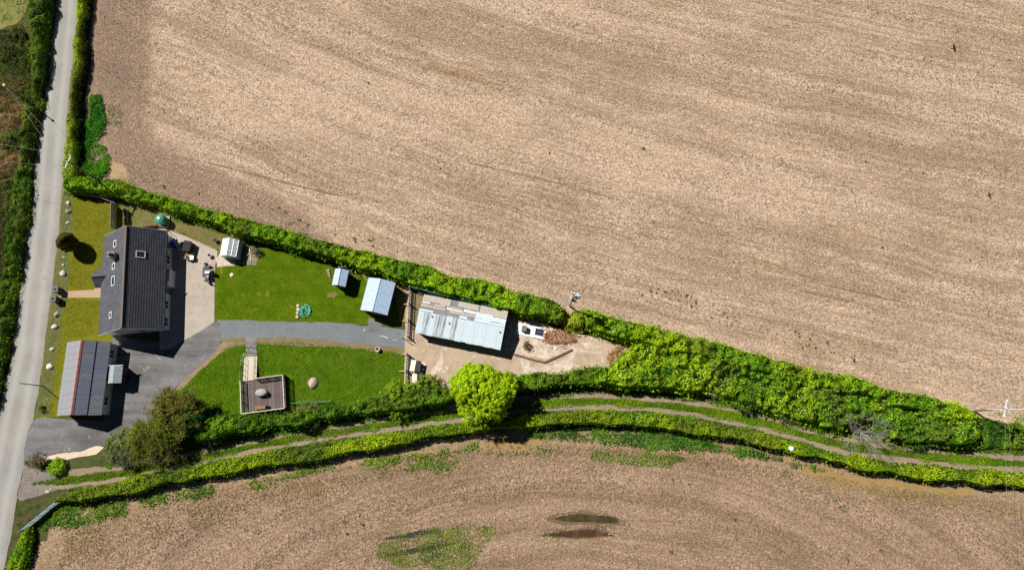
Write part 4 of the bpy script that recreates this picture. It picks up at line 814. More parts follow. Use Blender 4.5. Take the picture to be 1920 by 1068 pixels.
# ------------------------------------------------------------------ the house
def house():
    ze, zr = 2.5, 6.1
    ctr, Wd, L, rz = fit([(196, 440), (313, 435), (307.5, 622), (185, 624)], ze)
    root = empty('house', (ctr[0], ctr[1], 0), rz, 'white bungalow with dark tiled roof beside the lane', 'house')
    Minv = Matrix.Rotation(-rz, 4, 'Z') @ Matrix.Translation((-ctr[0], -ctr[1], 0))
    hw, hl = Wd/2, L/2
    xr = (((Minv @ P(238, 426, zr)).x+(Minv @ P(225, 616, zr)).x)/2)
    gable_walls(root, hw, hl, ze, xr, zr, hw, M_RENDER, inset=.35)
    def on_slope(px, py, side):
        z = 3.5
        for _ in range(12):
            p = Minv @ P(px, py, z); f = (p.x+hw)/(xr+hw) if side < 0 else (hw-p.x)/(hw-xr); z = ze+(zr-ze)*f
        return Vector((p.x, p.y, z))
    slopes = []
    for side in (-1, 1):
        mid, sl, tilt = slope_frame(side*hw, ze, xr, zr)
        if side > 0: tilt = math.atan2(zr-ze, hw-xr)
        base = MB().box((0, 0, -.06), (sl, L, .10)).build('roof_slope', plain('course_shadow', (.022, .022, .026), .9), root)  # near-black base shows in the gaps as painted shadow lines between courses
        base.location = (mid[0], 0, mid[1]); base.rotation_euler = (0, tilt, 0)
        n = max(8, int(sl/.34)); d = sl/n
        me = box_mesh('tile_course', (d*(.80 if side > 0 else .95), L-.01, .05), M_TILE)  # wider gaps on the slope away from the sun deepen these shadow lines
        for i in range(n):       # lap: lower edge of each course stands proud
            x = -sl/2+d*(i+.5); place(me, base, (x, 0, .02), (0, -side*.03, 0))
        slopes.append((base, tilt))
    rd = box_mesh('ridge_tile', (.30, .44, .10), M_RIDGE)
    n = int(L/.45)
    for i in range(n): place(rd, root, (xr, -L/2+L*(i+.5)/n, zr+.045+.006*(i % 2)))
    # verge boards and gutters
    for side in (-1, 1):
        for y in (-hl-.012, hl+.012):
            MB().beam((side*hw, y, ze-.06), (xr, y, zr-.06), .03, .16).build('barge_board', M_WHITE, root)
        MB().bar((side*(hw+.05), -hl, ze-.08), (side*(hw+.05), hl, ze-.08), .06, 8).build('gutter', M_BLACK, root)
    for px, py, side, w, h in ((217, 457, -1, .75, .95), (214.5, 499, -1, .72, .9), (213.5, 526.5, -1, .85, 1.35), (208.5, 590.5, -1, .62, .85), (263.5, 477, 1, 1.15, .95)):
        p = on_slope(px, py, side); t = slopes[0][1] if side < 0 else slopes[1][1]; f = MB()
        for x, y, dx, dy in ((-w/2, 0, .11, h+.11), (w/2, 0, .11, h+.11), (0, -h/2, w, .11), (0, h/2, w, .11)): f.box((x, y, .08), (dx, dy, .12))
        o = f.build('rooflight', M_WHITE, root); o.location = p; o.rotation_euler = (0, t, 0)
        MB().box((0, 0, .07), (w, h, .03)).build('pane', M_GLASS, o)
    # chimney with pots
    p = on_slope(217, 481, -1); ch = MB().box((0, 0, .35), (.95, .70, 1.7)).build('chimney', M_STONE, root); ch.location = (p.x, p.y, p.z)
    MB().box((0, 0, 1.235), (1.06, .82, .10)).build('chimney_cap', plain('chimney_cap', (.30, .22, .17), .9), ch)
    for dx in (-.25, .25): MB().lathe((dx, 0, 1.28), [(.15, 0), (.13, .1), (.12, .35), (.15, .4)], 10).build('chimney_pot', plain('terracotta', (.14, .10, .09), .9), ch)
    MB().lathe((0, 0, 1.3), [(.11, 0), (.11, .55), (.19, .56), (.02, .7)], 10).build('flue_cowl', M_STEEL, ch)
    # east wall openings
    xw = hw-.35
    for y, w, h, z in ((-6.2, 1.4, 1.1, 1.45), (-3.6, 1.2, 1.1, 1.45), (3.4, 1.4, 1.1, 1.45), (5.6, 1.0, 1.0, 1.5)): window(root, (xw, y, z), w, h, 'x+')
    for y in (-1.4, 1.4):
        d = MB().box((xw+.02, y, 1.03), (.06, .9, 2.06)).build('door', plain('blue_door', (.10, .17, .25), .5), root); MB().box((xw+.07, y+.35, 1.0), (.05, .12, .04)).build('handle', M_STEEL, d)
    for y in (-6, -2.5, 4, 6): window(root, (-hw+.35, y, 1.45), 1.2, 1.1, 'x-')
    window(root, (1.2, -hl+.35, 1.5), 1.2, 1.1, 'y-'); window(root, (-2.3, -hl+.35, 1.5), 1.0, 1.0, 'y-')
    # white lean-to cabinet and dish on the east wall
    q = Minv @ P(313, 520, 1.9); MB().box((xw+.30, q.y, .95), (.58, 2.6, 1.9)).build('meter_cupboard', M_RENDER, root)
    dish = MB().lathe((0, 0, 0), [(.02, 0), (.2, .03), (.36, .12)], 14).build('satellite_dish', plain('dish_grey', (.45, .47, .5), .5), root); dish.location = (xw+.75, q.y-1.0, 2.05); dish.rotation_euler = (.3, .7, 0)
    MB().bar((xw, q.y-1.0, 1.9), (xw+.75, q.y-1.0, 2.03), .025, 6).build('dish_arm', M_STEEL, dish).matrix_parent_inverse = dish.matrix_basis.inverted()
    MB().bar((xw+.07, 2.2, 0.02), (xw+.07, 2.2, ze-.1), .045, 6).build('downpipe', M_WHITE, root)
    # porch on the lane side
    pe, pr = 2.15, 3.35
    a = Minv @ P(171, 520, pr); e1 = Minv @ P(175, 505, pe); e2 = Minv @ P(176, 540, pe)
    yc = (e1.y+e2.y)/2; hp = abs(e1.y-e2.y)/2; x0 = a.x; x1 = -hw+(pr-ze)/(zr-ze)*(xr+hw)+.05; xe_ = -hw+.02
    por = MB(); por.box((x0/2-hw/2+.30, yc, pe/2), (abs(x0+hw)-.3, 2*hp-.4, pe)); por.build('porch_wall', M_RENDER, root)
    g = MB(); g.add([(x0+.15, yc-hp+.2, pe), (x0+.15, yc+hp-.2, pe), (x0+.15, yc, pr-.12), (-hw+.3, yc-hp+.2, pe), (-hw+.3, yc+hp-.2, pe), (-hw+.3, yc, pr-.12)], [(0, 2, 1), (3, 4, 5), (0, 3, 5, 2), (1, 2, 5, 4), (0, 1, 4, 3)]); g.build('porch_gable', M_RENDER, root)
    for sy in (-1, 1):
        base = MB().add([(x0, yc+sy*hp, pe), (xe_, yc+sy*hp, pe), (x1, yc, pr), (x0, yc, pr), (x0, yc+sy*hp, pe-.08), (xe_, yc+sy*hp, pe-.08), (x1, yc, pr-.08), (x0, yc, pr-.08)], [(0, 1, 2, 3) if sy < 0 else (3, 2, 1, 0), (4, 7, 6, 5) if sy < 0 else (5, 6, 7, 4), (0, 4, 5, 1), (0, 3, 7, 4)]).build('porch_roof', M_TILE, root)
        nb = 6
        for i in range(nb):      # courses
            f = (i+.5)/nb; xa = xe_+(x1-xe_)*f; ln = xa-x0; sl = math.hypot(hp, pr-pe)
            o = MB().box((0, 0, 0), (ln, sl/nb+.05, .035)).build('tile_course', M_TILE, base)
            o.location = (x0+ln/2, yc+sy*hp*(1-f), pe+(pr-pe)*f+.025); o.rotation_euler = (-sy*(math.atan2(pr-pe, hp)-.10), 0, 0)
    MB().box((0, 0, 0), (x1-x0, .22, .08)).build('porch_ridge', M_TILE, root).location = ((x0+x1)/2, yc, pr+.04)
    for sy in (-1, 1): MB().beam((xe_-.05, yc+sy*(hp+.02), pe+.06), (x1, yc+sy*.03, pr+.05), .10, .05).build('valley_lead', plain('lead_grey', (.42, .42, .42), .6), root)
house()
# ------------------------------------------------------------------ garage and sheds with corrugated roofs
def shed(name, px, ze, zr, wall, matL, matR, label, cat, nsheet, ridge=None, rows=(1, 1), ridgew=.3, inset=.15, xr_px=None, extra=None):
    ctr, Wd, L, rz = fit(px, ze); root = empty(name, (ctr[0], ctr[1], 0), rz, label, cat); hw, hl = Wd/2, L/2; xr = 0.
    Minv = Matrix.Rotation(-rz, 4, 'Z') @ Matrix.Translation((-ctr[0], -ctr[1], 0))
    if xr_px: xr = sum((Minv @ P(x, y, zr)).x for x, y in xr_px)/len(xr_px)
    gable_walls(root, hw, hl, ze, xr, zr, hw, wall, inset=inset)
    for side, mats, nr in ((-1, matL, rows[0]), (1, matR, rows[1])):
        mid, sl, tilt = slope_frame(side*hw, ze, xr, zr)
        if side > 0: tilt = math.atan2(zr-ze, hw-xr)
        base = MB().box((0, 0, -.05), (sl-.02, L-.04, .04)).build('roof_slope', wall, root); base.location = (mid[0], 0, mid[1]); base.rotation_euler = (0, tilt, 0)
        for r in range(nr):
            d = sl/nr; mes = [corr_mesh('roof_sheet', L/nsheet+.04, d+(.12 if nr > 1 else 0), mat=m) for m in mats]
            for i in range(nsheet):
                o = place(mes[random.randrange(len(mes))], base, (-sl/2+d*(r+.5), -L/2+L*(i+.5)/nsheet, .018+.012*(i % 2)), (0, -side*.05 if nr > 1 else 0, 0))
    if ridge:
        n = max(4, int(L/.9))
        rm = MB().add([(-ridgew, -.5*L/n, -.12), (0, -.5*L/n, .04), (ridgew, -.5*L/n, -.12), (-ridgew, .5*L/n, -.12), (0, .5*L/n, .04), (ridgew, .5*L/n, -.12)], [(0, 1, 4, 3), (1, 2, 5, 4)]); me = bpy.data.meshes.new('ridge_cap'); me.from_pydata(rm.v, [], rm.f); me.update(); me.materials.append(ridge)
        for i in range(n): place(me, root, (xr, -L/2+L*(i+.5)/n, zr+.035+.008*(i % 2)))
    for y in (-hl-.02, hl+.02):
        for side in (-1, 1): MB().beam((side*hw, y, ze-.05), (xr, y, zr-.05), .03, .14).build('barge_board', extra or wall, root)
    return root, hw, hl, Minv
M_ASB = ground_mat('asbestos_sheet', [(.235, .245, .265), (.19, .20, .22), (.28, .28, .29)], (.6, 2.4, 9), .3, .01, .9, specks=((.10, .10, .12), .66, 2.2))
M_ASB_SHADE = ground_mat('asbestos_sheet_shade', [(.135, .155, .20), (.105, .125, .165), (.165, .18, .22)], (.6, 2.4, 9), .28, .01, .9, specks=((.24, .25, .26), .68, 3))  # same sheet for the right slope, its shade put into the colour
g, hw, hl, gi = shed('garage', [(127, 640), (206, 642), (190, 778), (106, 778)], 2.3, 4.05, M_RENDER, [M_ASB], [M_ASB_SHADE, M_ASB_SHADE, plain('asbestos_sheet_pale', (.17, .18, .21), .9, .25, 1.2)], 'long outbuilding with grey corrugated roof and red ridge by the lane', 'garage', 11, plain('red_ridge', (.40, .16, .14), .85, .25, 1.5), (1, 2), .22, xr_px=[(152, 640), (134, 775)], extra=M_GREYWOOD)
for y in (-3.2, 3.6): window(g, (hw-.15, y, 1.4), 1.2, .9, 'x+')
d = MB().box((hw-.12, .2, 1.03), (.06, 1.0, 2.06)).build('door', M_DARKWOOD, g); MB().box((hw-.07, .5, 1.0), (.05, .1, .04)).build('handle', M_STEEL, d)
window(g, (.4, -hl+.15, 1.4), 1.6, .9, 'y-')
MB().bar((hw-.02, -hl, 2.2), (hw-.02, hl, 2.2), .05, 8).build('gutter', M_BLACK, g)
# dark lean-to shed against the garage
M_FELT = plain('grey_felt', (.24, .29, .31), .85, .18, 1.5)
M_FELT2 = plain('grey_green_felt', (.30, .35, .36), .85, .15, 1.5)
s1, hw, hl, _ = shed('garden_store', [(204, 686), (231, 686), (227, 718), (201, 718)], 2.0, 2.35, M_DARKWOOD, [M_FELT2], [M_FELT], 'small dark timber store with grey felt roof against the garage', 'shed', 3)
MB().box((0, hl+.07, 2.12), (2*hw+.2, .08, .26)).build('white_fascia', M_WHITE, s1)
MB().box((hw-.13, 0, 1.0), (.05, .8, 1.9)).build('door', M_BLACK, s1)
M_ZINC = ground_mat('blue_white_sheet', [(.41, .50, .61), (.36, .45, .56), (.46, .54, .62)], (.5, 2, 9), .12, .004, .55)
M_ZINC_SHADE = ground_mat('blue_sheet_shade', [(.44, .60, .80), (.38, .53, .73), (.50, .65, .82)], (.5, 2, 9), .16, .004, .55)  # same metal for the right slopes, the blue of their shade coloured in
s2, hw, hl, _ = shed('small_shed', [(629, 502), (654, 508), (647, 538.5), (623, 533)], 1.9, 2.45, M_DARKWOOD, [M_ZINC], [M_ZINC_SHADE], 'small shed with pale blue metal roof on the lawn', 'shed', 3, M_ZINC, ridgew=.12)
MB().box((0, -hl+.13, .95), (.8, .06, 1.8)).build('door', M_BROWNWOOD, s2)
s3, hw, hl, _ = shed('large_shed', [(692, 520), (741, 530), (727, 590.5), (675, 581)], 2.2, 3.1, M_DARKWOOD, [M_ZINC], [M_ZINC_SHADE], 'larger shed with pale blue metal roof beside the yard fence', 'shed', 5, M_ZINC, ridgew=.14)
MB().box((0, -hl+.13, 1.0), (1.6, .06, 1.95)).build('door', M_BROWNWOOD, s3)
# ------------------------------------------------------------------ long patched poultry shed
def poultry():
    ze1, zr, ze2 = 1.9, 2.75, 2.1         # upper eave, ridge, lower eave
    TL, TR, BR, BL = P2(792.5, 551, ze1), P2(951.5, 582, ze1), P2(939.5, 655, ze2), P2(781, 623.5, ze2)
    ctr = (TL+TR+BR+BL)/4; ax = ((TR-TL)+(BR-BL))/2; L = np.linalg.norm(ax); ax /= L; rz = math.atan2(ax[1], ax[0])
    root = empty('poultry_shed', (ctr[0], ctr[1], 0), rz, 'long low shed roofed with patched old sheets and pale metal', 'shed')
    Minv = Matrix.Rotation(-rz, 4, 'Z') @ Matrix.Translation((-ctr[0], -ctr[1], 0))
    yt = ((Minv @ Vector((*TL, 0))).y+(Minv @ Vector((*TR, 0))).y)/2; yb = -((Minv @ Vector((*BR, 0))).y+(Minv @ Vector((*BL, 0))).y)/-2
    yr = ((Minv @ P(786, 582, zr)).y+(Minv @ P(943, 612, zr)).y)/2; hl = L/2
    i = .2
    zt_, zb_ = ze1+(zr-ze1)*i/(yt-yr)-.07, ze2+(zr-ze2)*i/(yr-yb)-.07
    vs = []
    for x in (-hl+i, hl-i): vs += [(x, yb+i, 0), (x, yt-i, 0), (x, yt-i, zt_), (x, yr, zr-.09), (x, yb+i, zb_)]
    meshobj('wall', vs, [(4, 3, 2, 1, 0), (5, 6, 7, 8, 9), (0, 5, 9, 4), (1, 2, 7, 6), (2, 3, 8, 7), (3, 4, 9, 8)], plain('tarred_boards', (.05, .05, .055), .85, .3, 2), root)
    M_FEL = plain('torn_grey_felt', (.22, .225, .24), .9, .25, .9)
    M_BEI = ground_mat('beige_old_sheet', [(.44, .385, .335), (.36, .31, .265), (.50, .45, .395)], (.8, 2.5, 8), .2, .006, .9)
    M_WHI = ground_mat('pale_patch_sheet', [(.60, .62, .62), (.52, .53, .52), (.66, .66, .63)], (.8, 2.5, 8), .12, .004, .8)
    M_MET = ground_mat('pale_metal_sheet', [(.54, .63, .69), (.48, .57, .64), (.58, .66, .71)], (.35, 1.8, 8), .08, .004, .5)
    M_STN = ground_mat('stained_metal_sheet', [(.52, .57, .60), (.46, .52, .55), (.55, .60, .62)], (.6, 2.4, 8), .1, .004, .6, strk=((.10, .11, .11), 0, 2.4, .75))
    # lower slope
    sl = math.hypot(yr-yb, zr-ze2); t = math.atan2(zr-ze2, yr-yb)
    lo = MB().box((0, 0, -.04), (L, sl, .05)).build('lower_roof', M_FEL, root); lo.location = (0, (yr+yb)/2, (zr+ze2)/2); lo.rotation_euler = (t, 0, 0)
    n = 15; wd = L/n; a = corr_mesh('roof_sheet', wd+.05, sl+.1, .007, .22, M_MET); b_ = corr_mesh('roof_sheet', wd+.05, sl+.1, .007, .22, M_STN)
    for k in range(n): place(b_ if k in (1, 3, 4, 6) else a, lo, (-L/2+wd*(k+.5), random.uniform(-.05, .05), .012+.014*(k % 2)), (0, 0, math.pi/2))
    for u, v in ((.16, .15), (.37, .30), (.96, .25)): MB().lathe((-L/2+L*u, sl*(.5-v), .02), [(.09, 0), (.09, .12), (.12, .13), (.02, .18)], 8).build('roof_vent', M_BLACK, lo)
    # upper slope: patchwork
    sl2 = math.hypot(yt-yr, zr-ze1); t2 = -math.atan2(zr-ze1, yt-yr)
    up = MB().box((0, 0, -.05), (L, sl2, .05)).build('upper_roof', M_FEL, root); up.location = (0, (yr+yt)/2, (zr+ze1)/2); up.rotation_euler = (t2, 0, 0)
    pat = [(0, .11, 0, .36, 'b'), (.11, .22, 0, .38, 'b'), (.22, .33, .02, .44, 'b'), (.42, .54, 0, .34, 'b'), (.54, .66, .02, .36, 'b'), (.68, .79, 0, .46, 'b'), (.79, .90, .02, .50, 'b'), (.90, 1.0, 0, .5, 'b'),
           (.01, .10, .40, .52, 'w'), (.15, .28, .44, .56, 'b'), (.00, .15, .58, .72, 'b'), (.14, .29, .60, .74, 'b'), (.30, .36, .5, .64, 'w'), (.34, .48, .42, .54, 'b'), (.36, .50, .56, .66, 'w'), (.50, .64, .42, .60, 'w'), (.34, .50, .68, .80, 'b'), (.50, .64, .66, .80, 'b'),
           (.645, .74, .42, .80, 'm'), (.74, .84, .44, .84, 'm'), (.84, .93, .54, .82, 'm'), (.93, 1.0, .54, .84, 'm'), (.00, .16, .88, 1.0, 'm'), (.47, .56, .84, .98, 'm'), (.645, .82, .82, 1.0, 'm'), (.82, 1.0, .86, 1.0, 'm')]
    MM = {'b': M_BEI, 'w': M_WHI, 'm': M_MET}
    for k, (u0, u1, v0, v1, c) in enumerate(pat):
        w, s = (u1-u0)*L, (v1-v0)*sl2
        me = corr_mesh('roof_sheet', w+.03, s, .022, .22, MM[c]); place(me, up, (-L/2+L*(u0+u1)/2, sl2*(.5-(v0+v1)/2), .02+.012*(k % 3)), (random.uniform(-.03, .03), 0, math.pi/2+random.uniform(-.03, .03)))
    MB().box((0, 0, 0), (L*.98, .05, .10)).build('ridge_board', M_GREYWOOD, root).location = (0, yr, zr+.0)
    for x in (-hl+.3, hl-.3): pass
    dr = MB().box((hl-i+.03, .3, .9), (.05, .9, 1.75)).build('door', plain('blue_grey_door', (.09, .14, .19), .7), root); MB().box((hl-i+.075, .6, .9), (.04, .1, .05)).build('handle', M_STEEL, dr)
    MB().box((hl-.05, -1.4, .25), (.5, .35, .5)).build('feed_bin', M_STEEL, root)
poultry()
# ------------------------------------------------------------------ greenhouse
def greenhouse():
    ze, zr = 1.5, 2.2; ctr, Wd, L, rz = fit([(420, 445.5), (447, 452), (442, 484), (413, 476.5)], ze)
    root = empty('greenhouse', (ctr[0], ctr[1], 0), rz, 'small glass greenhouse with aluminium frame at the patio corner', 'greenhouse'); hw, hl = Wd/2, L/2
    b = NB('greenhouse_glass'); v = b.obj(); b.bsdf.inputs['Transmission Weight'].default_value = .35; b.bsdf.inputs['IOR'].default_value = 1.3
    GL = b.done(b.mix(b.rng(b.noise(v, 1.7, 4), .35, .65), (.60, .70, .71), (.80, .86, .86)), .28, .5)
    AL = plain('aluminium', (.82, .85, .86), .4, .08, 3, .2); f = MB(); ny = 4
    for side in (-1, 1):
        for i in range(ny+1):
            y = -hl+L*i/ny; f.beam((side*hw, y, 0), (side*hw, y, ze), .05, .05); f.beam((side*hw, y, ze), (0, y, zr), .08, .07)
        for z in (.03, ze): f.beam((side*hw, -hl, z), (side*hw, hl, z), .06, .06)
        f.beam((side*hw/2, -hl, (ze+zr)/2), (side*hw/2, hl, (ze+zr)/2), .08, .07)
    f.beam((0, -hl, zr), (0, hl, zr), .08, .06)
    for y in (-hl, hl):
        for z in (.03, ze): f.beam((-hw, y, z), (hw, y, z), .05, .05)
        for x in (-.4, .4): f.beam((x, y, 0), (x, y, ze+.35), .05, .05)
    f.build('frame', AL, root)
    sl = math.hypot(hw, zr-ze); t = math.atan2(zr-ze, hw)
    rp = box_mesh('roof_pane', (sl/2-.05, L/ny-.05, .012), GL); sp = box_mesh('side_pane', (.012, L/ny-.05, ze-.08), GL)
    for side in (-1, 1):
        for i in range(ny):
            y = -hl+L*(i+.5)/ny; place(sp, root, (side*hw, y, ze/2))
            for k in (.25, .75): place(rp, root, (side*hw*(1-k), y, ze+(zr-ze)*k+.012), (0, side*t, 0))
    for y in (-hl, hl): meshobj('end_pane', [(-hw, y, .05), (hw, y, .05), (hw, y, ze), (0, y, zr), (-hw, y, ze)], [(0, 1, 2, 3, 4)], GL, root)
    MB().box((-hw*.55, 0, .45), (.6, L*.85, .06)).build('bench', M_GREYWOOD, root)
greenhouse()
# ------------------------------------------------------------------ raised deck with balustrade and ramp
def deck():
    zf, zr = .55, 1.55
    ctr, Wd, L, rz = fit([(450, 711.5), (529.5, 704), (533, 766), (452, 774)], zr); root = empty('deck', (ctr[0], ctr[1], 0), rz, 'raised brown timber deck with white railed balustrade above the track', 'deck'); hw, hl = Wd/2, L/2
    wd = ground_mat('deck_boards', [(.125, .095, .088), (.10, .075, .07), (.155, .12, .11)], (.8, 3, 9), .2, .006, .8)
    wd2 = ground_mat('deck_boards_pale', [(.175, .14, .13), (.145, .11, .105), (.20, .165, .15)], (.8, 3, 9), .2, .006, .8)
    base = MB().box((0, 0, zf/2-.03), (Wd-.1, L-.1, zf-.06)).build('floor', M_DARKWOOD, root); n = 40; bw = Wd/n
    ms = [box_mesh('deck_board', (bw-.018, L-.04, .04), m) for m in (wd, wd, wd2)]
    for i in range(n): place(ms[random.randrange(3)], base, (-hw+bw*(i+.5), 0, zf+.01+random.uniform(-.003, .003)))
    RW = plain('faded_white_rail', (.60, .56, .50), .8, .2, 3); gate0, gate1 = -hw+.1, -hw+2.05
    def side(a, b):
        a = Vector((*a, 0)); b = Vector((*b, 0)); d = b-a; ln = d.length; d /= ln; k = max(1, round(ln/1.6))
        MB().beam(a+Vector((0, 0, zr)), b+Vector((0, 0, zr)), .12, .05).build('handrail', RW, root)
        MB().beam(a+Vector((0, 0, zf+.12)), b+Vector((0, 0, zf+.12)), .05, .08).build('bottom_rail', wd, root)
        for i in range(k+1): p = a+d*ln*i/k; MB().box((p.x, p.y, (zr-.03)/2), (.10, .10, zr-.03)).build('post', wd, root)
        m = MB()
        for i in range(int(ln/.16)): p = a+d*(.08+.16*i); m.box((p.x, p.y, (zf+.12+zr)/2), (.045, .045, zr-zf-.16))
        m.build('balusters', wd, root)
    side((-hw, -hl), (-hw, hl)); side((hw, -hl), (hw, hl)); side((-hw, -hl), (hw, -hl)); side((gate1, hl), (hw, hl))
    # ramp
    Minv = Matrix.Rotation(-rz, 4, 'Z') @ Matrix.Translation((-ctr[0], -ctr[1], 0)); e = Minv @ P(470, 668, .1); xm = (gate0+gate1)/2-.05; ln = e.y-hl
    r = MB().beam((xm, hl, zf-.08), (e.x, e.y, .02), 1.9, .06).build('ramp', M_GREYWOOD, root); np_ = 14
    for i in range(np_):
        f = (i+.5)/np_; o = MB().box((0, 0, 0), (1.95, ln/np_-.03, .035)).build('ramp_board', M_PALEWOOD, r); o.location = (xm+(e.x-xm)*f, hl+ln*f, zf-.015+(.07-zf)*f); o.rotation_euler = (-math.atan2(zf-.06, ln), 0, 0)
    for s in (-.95, .95):
        m = MB()
        for i in range(5):
            f = i/4; x = xm+(e.x-xm)*f+s; y = hl+ln*f; z = zf*(1-f)
            m.bar((x, y, z-.02), (x, y, z+1.0), .03, 6)
        m.bar((xm+s, hl, zf+1.0), (e.x+s, e.y, 1.0), .03, 6); m.bar((xm+s, hl, zf+.5), (e.x+s, e.y, .5), .022, 6)
        m.build('ramp_handrail', M_BLACK, root)
deck()
s = sheet('ramp_path', [(461, 632), (481, 632), (482, 670), (461, 670)], .045, ground_mat('path_slabs', [(.22, .215, .22), (.19, .185, .19), (.25, .245, .25)], (.7, 2, 8), .15, .01), .03, 71)
for y in (652, 661):
    a, b = P(461, y), P(483, y); MB().beam(a+Vector((0, 0, .06)), b+Vector((0, 0, .06)), .06, .06).build('step_edge', M_DARKWOOD, s)
# ================================================================== poles and wires
M_POLE = plain('pole_wood', (.20, .17, .14), .85, .25, 2)
M_CER = plain('white_porcelain', (.8, .8, .8), .3, .05, 2)
M_ARM = plain('pale_crossarm', (.62, .62, .62), .6, .12, 3)
M_WIRE = plain('wire_metal', (.34, .33, .32), .6, .1, 2)
def pole(px, h, label, r=.14, arm=None, mat=None, extra=None):
    t = P(px[0], px[1], h); root = empty('power_pole', (t.x, t.y, 0), 0, label, 'pole')
    MB().bar((0, 0, -.1), (0, 0, h), r, 10, r*.75).build('pole', mat or M_POLE, root)
    pts = []
    if arm:
        a = P(arm[0], arm[1], h-.15)-Vector((t.x, t.y, 0)); b = P(arm[2], arm[3], h-.15)-Vector((t.x, t.y, 0))
        MB().beam(a, b, .14, .12).build('crossarm', M_ARM, root)
        for f in ((.04, .5, .96) if arm[4] == 3 else (.04, .96)):
            p = a+(b-a)*f; MB().lathe((p.x, p.y, p.z+.05), [(.06, 0), (.11, .06), (.06, .1), (.11, .16), (.04, .26)], 8).build('insulator', M_CER, root); pts.append(Vector((t.x, t.y, 0))+p+Vector((0, 0, .3)))
    else: pts.append(Vector((t.x, t.y, h-.2)))
    return root, pts
def wire(a, b, sag, label, r=.010):
    a = Vector(a); b = Vector(b); n = 14; m = MB(); prev = a
    for i in range(1, n+1):
        f = i/n; p = a+(b-a)*f; p.z -= sag*4*f*(1-f); m.bar(prev, p, r, 4); prev = p
    return tag(m.build('overhead_wire', M_WIRE), label, 'wire', 'overhead wires')
pA, wA = pole((8, 160), 5.6, 'short telegraph pole with white cap on the bank left of the lane', .11)
MB().lathe((0, 0, 5.5), [(.16, 0), (.2, .05), (.2, .2), (.05, .3)], 10).build('pole_cap', M_CER, pA)
pB, wB = pole((128, 303), 8.0, 'tall telegraph pole with white crossarm rising from the roadside hedge', .15, (133.5, 291, 121, 317, 3))
pC, wC = pole((1885, 765), 6.6, 'power pole with crossed white arms at the right edge', .15, (1888, 749, 1882, 781, 2))
MB().beam((-2.2, -.1, 6.25), (2.6, -.1, 6.25), .10, .10).build('stay_arm', M_ARM, pC)
MB().box((.9, .25, 6.3), (.5, .4, .35)).build('switch_box', M_STEEL, pC)
MB().lathe((.0, .0, 6.6), [(.1, 0), (.14, .06), (.04, .25)], 8).build('insulator', M_CER, pC)
pD, wD = pole((1076, 549), 9.0, 'transformer pole with white fittings at the hedge by the upper field', .14, (1071, 549, 1085, 551, 3), plain('silvery_pole', (.62, .60, .58), .7, .15, 2))
MB().lathe((.62, -.1, 6.3), [(.30, 0), (.36, .1), (.36, 1.1), (.28, 1.25)], 12).build('transformer', plain('transformer_grey', (.55, .57, .60), .5), pD)
MB().beam((-.5, -.12, 7.55), (1.3, -.12, 7.55), .12, .12).build('bracket', M_ARM, pD); MB().beam((-.5, -.12, 6.2), (1.2, -.12, 6.2), .12, .12).build('bracket', M_ARM, pD)
for x in (.4, .7, 1.0): MB().lathe((x, -.1, 7.6), [(.07, 0), (.12, .06), (.07, .12), (.03, .3)], 8).build('insulator', M_CER, pD)
MB().box((.05, -.26, 5.6), (.3, .22, .6)).build('fuse_box', M_BLACK, pD); MB().box((.5, -.3, 5.3), (.7, .4, .1)).build('platform', M_ARM, pD)
pE, wE = pole((37, 718), 4.9, 'slim dark post on the garage lawn beside the lane', .075, None, plain('dark_post', (.05, .045, .04), .8))
for k, w in enumerate((wB[0], wB[2])): wire(wA[0], w, .35, ('upper' if k == 0 else 'lower')+' wire crossing the lane between the two telegraph poles')
for k, w in enumerate((wB[0], wB[2])): wire(w, P(-420, 200+k*50, 6.5), .5, ('upper' if k == 0 else 'lower')+' wire leaving the tall telegraph pole over the left bank')
for k, w in enumerate(wC):
    s = 'left' if k else 'right'
    wire(w, P(1745+k*-28+28, -60, 6.8), 1.0, s+' wire running up the field from the right power pole'); wire(w, P(1912+k*-20+12, 1120, 6.8), .6, s+' wire running down from the right power pole over the track')
# ================================================================== fences, gate, tank
def boards(name, pts, h, label, mat, step=.2, z0=.05, post=True, cat='fence'):
    """close-boarded fence: posts, rails and single boards"""
    a0 = P(*pts[0]); root = empty(name, (a0.x, a0.y, 0), 0, label, cat); me = None
    for i in range(len(pts)-1):
        a = P(*pts[i])-a0; b = P(*pts[i+1])-a0; d = b-a; L = d.length; ang = math.atan2(d.y, d.x); n = max(1, round(L/step)); me = box_mesh('board', (L/n-.012, .022, h-z0), mat)
        for k in range(n): p = a+d*(k+.5)/n; place(me, root, (p.x, p.y, z0+(h-z0)/2+random.uniform(-.02, .02)), (0, 0, ang))
        nn = Vector((-d.y, d.x, 0)).normalized()*.05
        for z in (h*.25, h*.8): MB().beam(a+nn+Vector((0, 0, z)), b+nn+Vector((0, 0, z)), .05, .08).build('rail', mat, root)
        for k in range(max(2, round(L/1.9)+1)): p = a+d*k/max(1, round(L/1.9))+nn*2; MB().box((p.x, p.y, h/2), (.1, .1, h+.06)).build('post', M_GREYWOOD, root)
    return root
boards('board_fence', [(218, 387), (217, 432)], 1.5, 'pale board fence between front lawn and house end', plain('cream_boards', (.55, .5, .4), .8, .15, 3))
boards('board_fence', [(238, 395), (240, 428)], 1.0, 'dark brown board fence behind the house end', M_DARKWOOD)
boards('board_fence', [(272, 427), (300, 424), (316, 428)], .7, 'low reddish brown board fence beside the green tank', plain('red_brown_boards', (.22, .1, .06), .8, .2, 3))
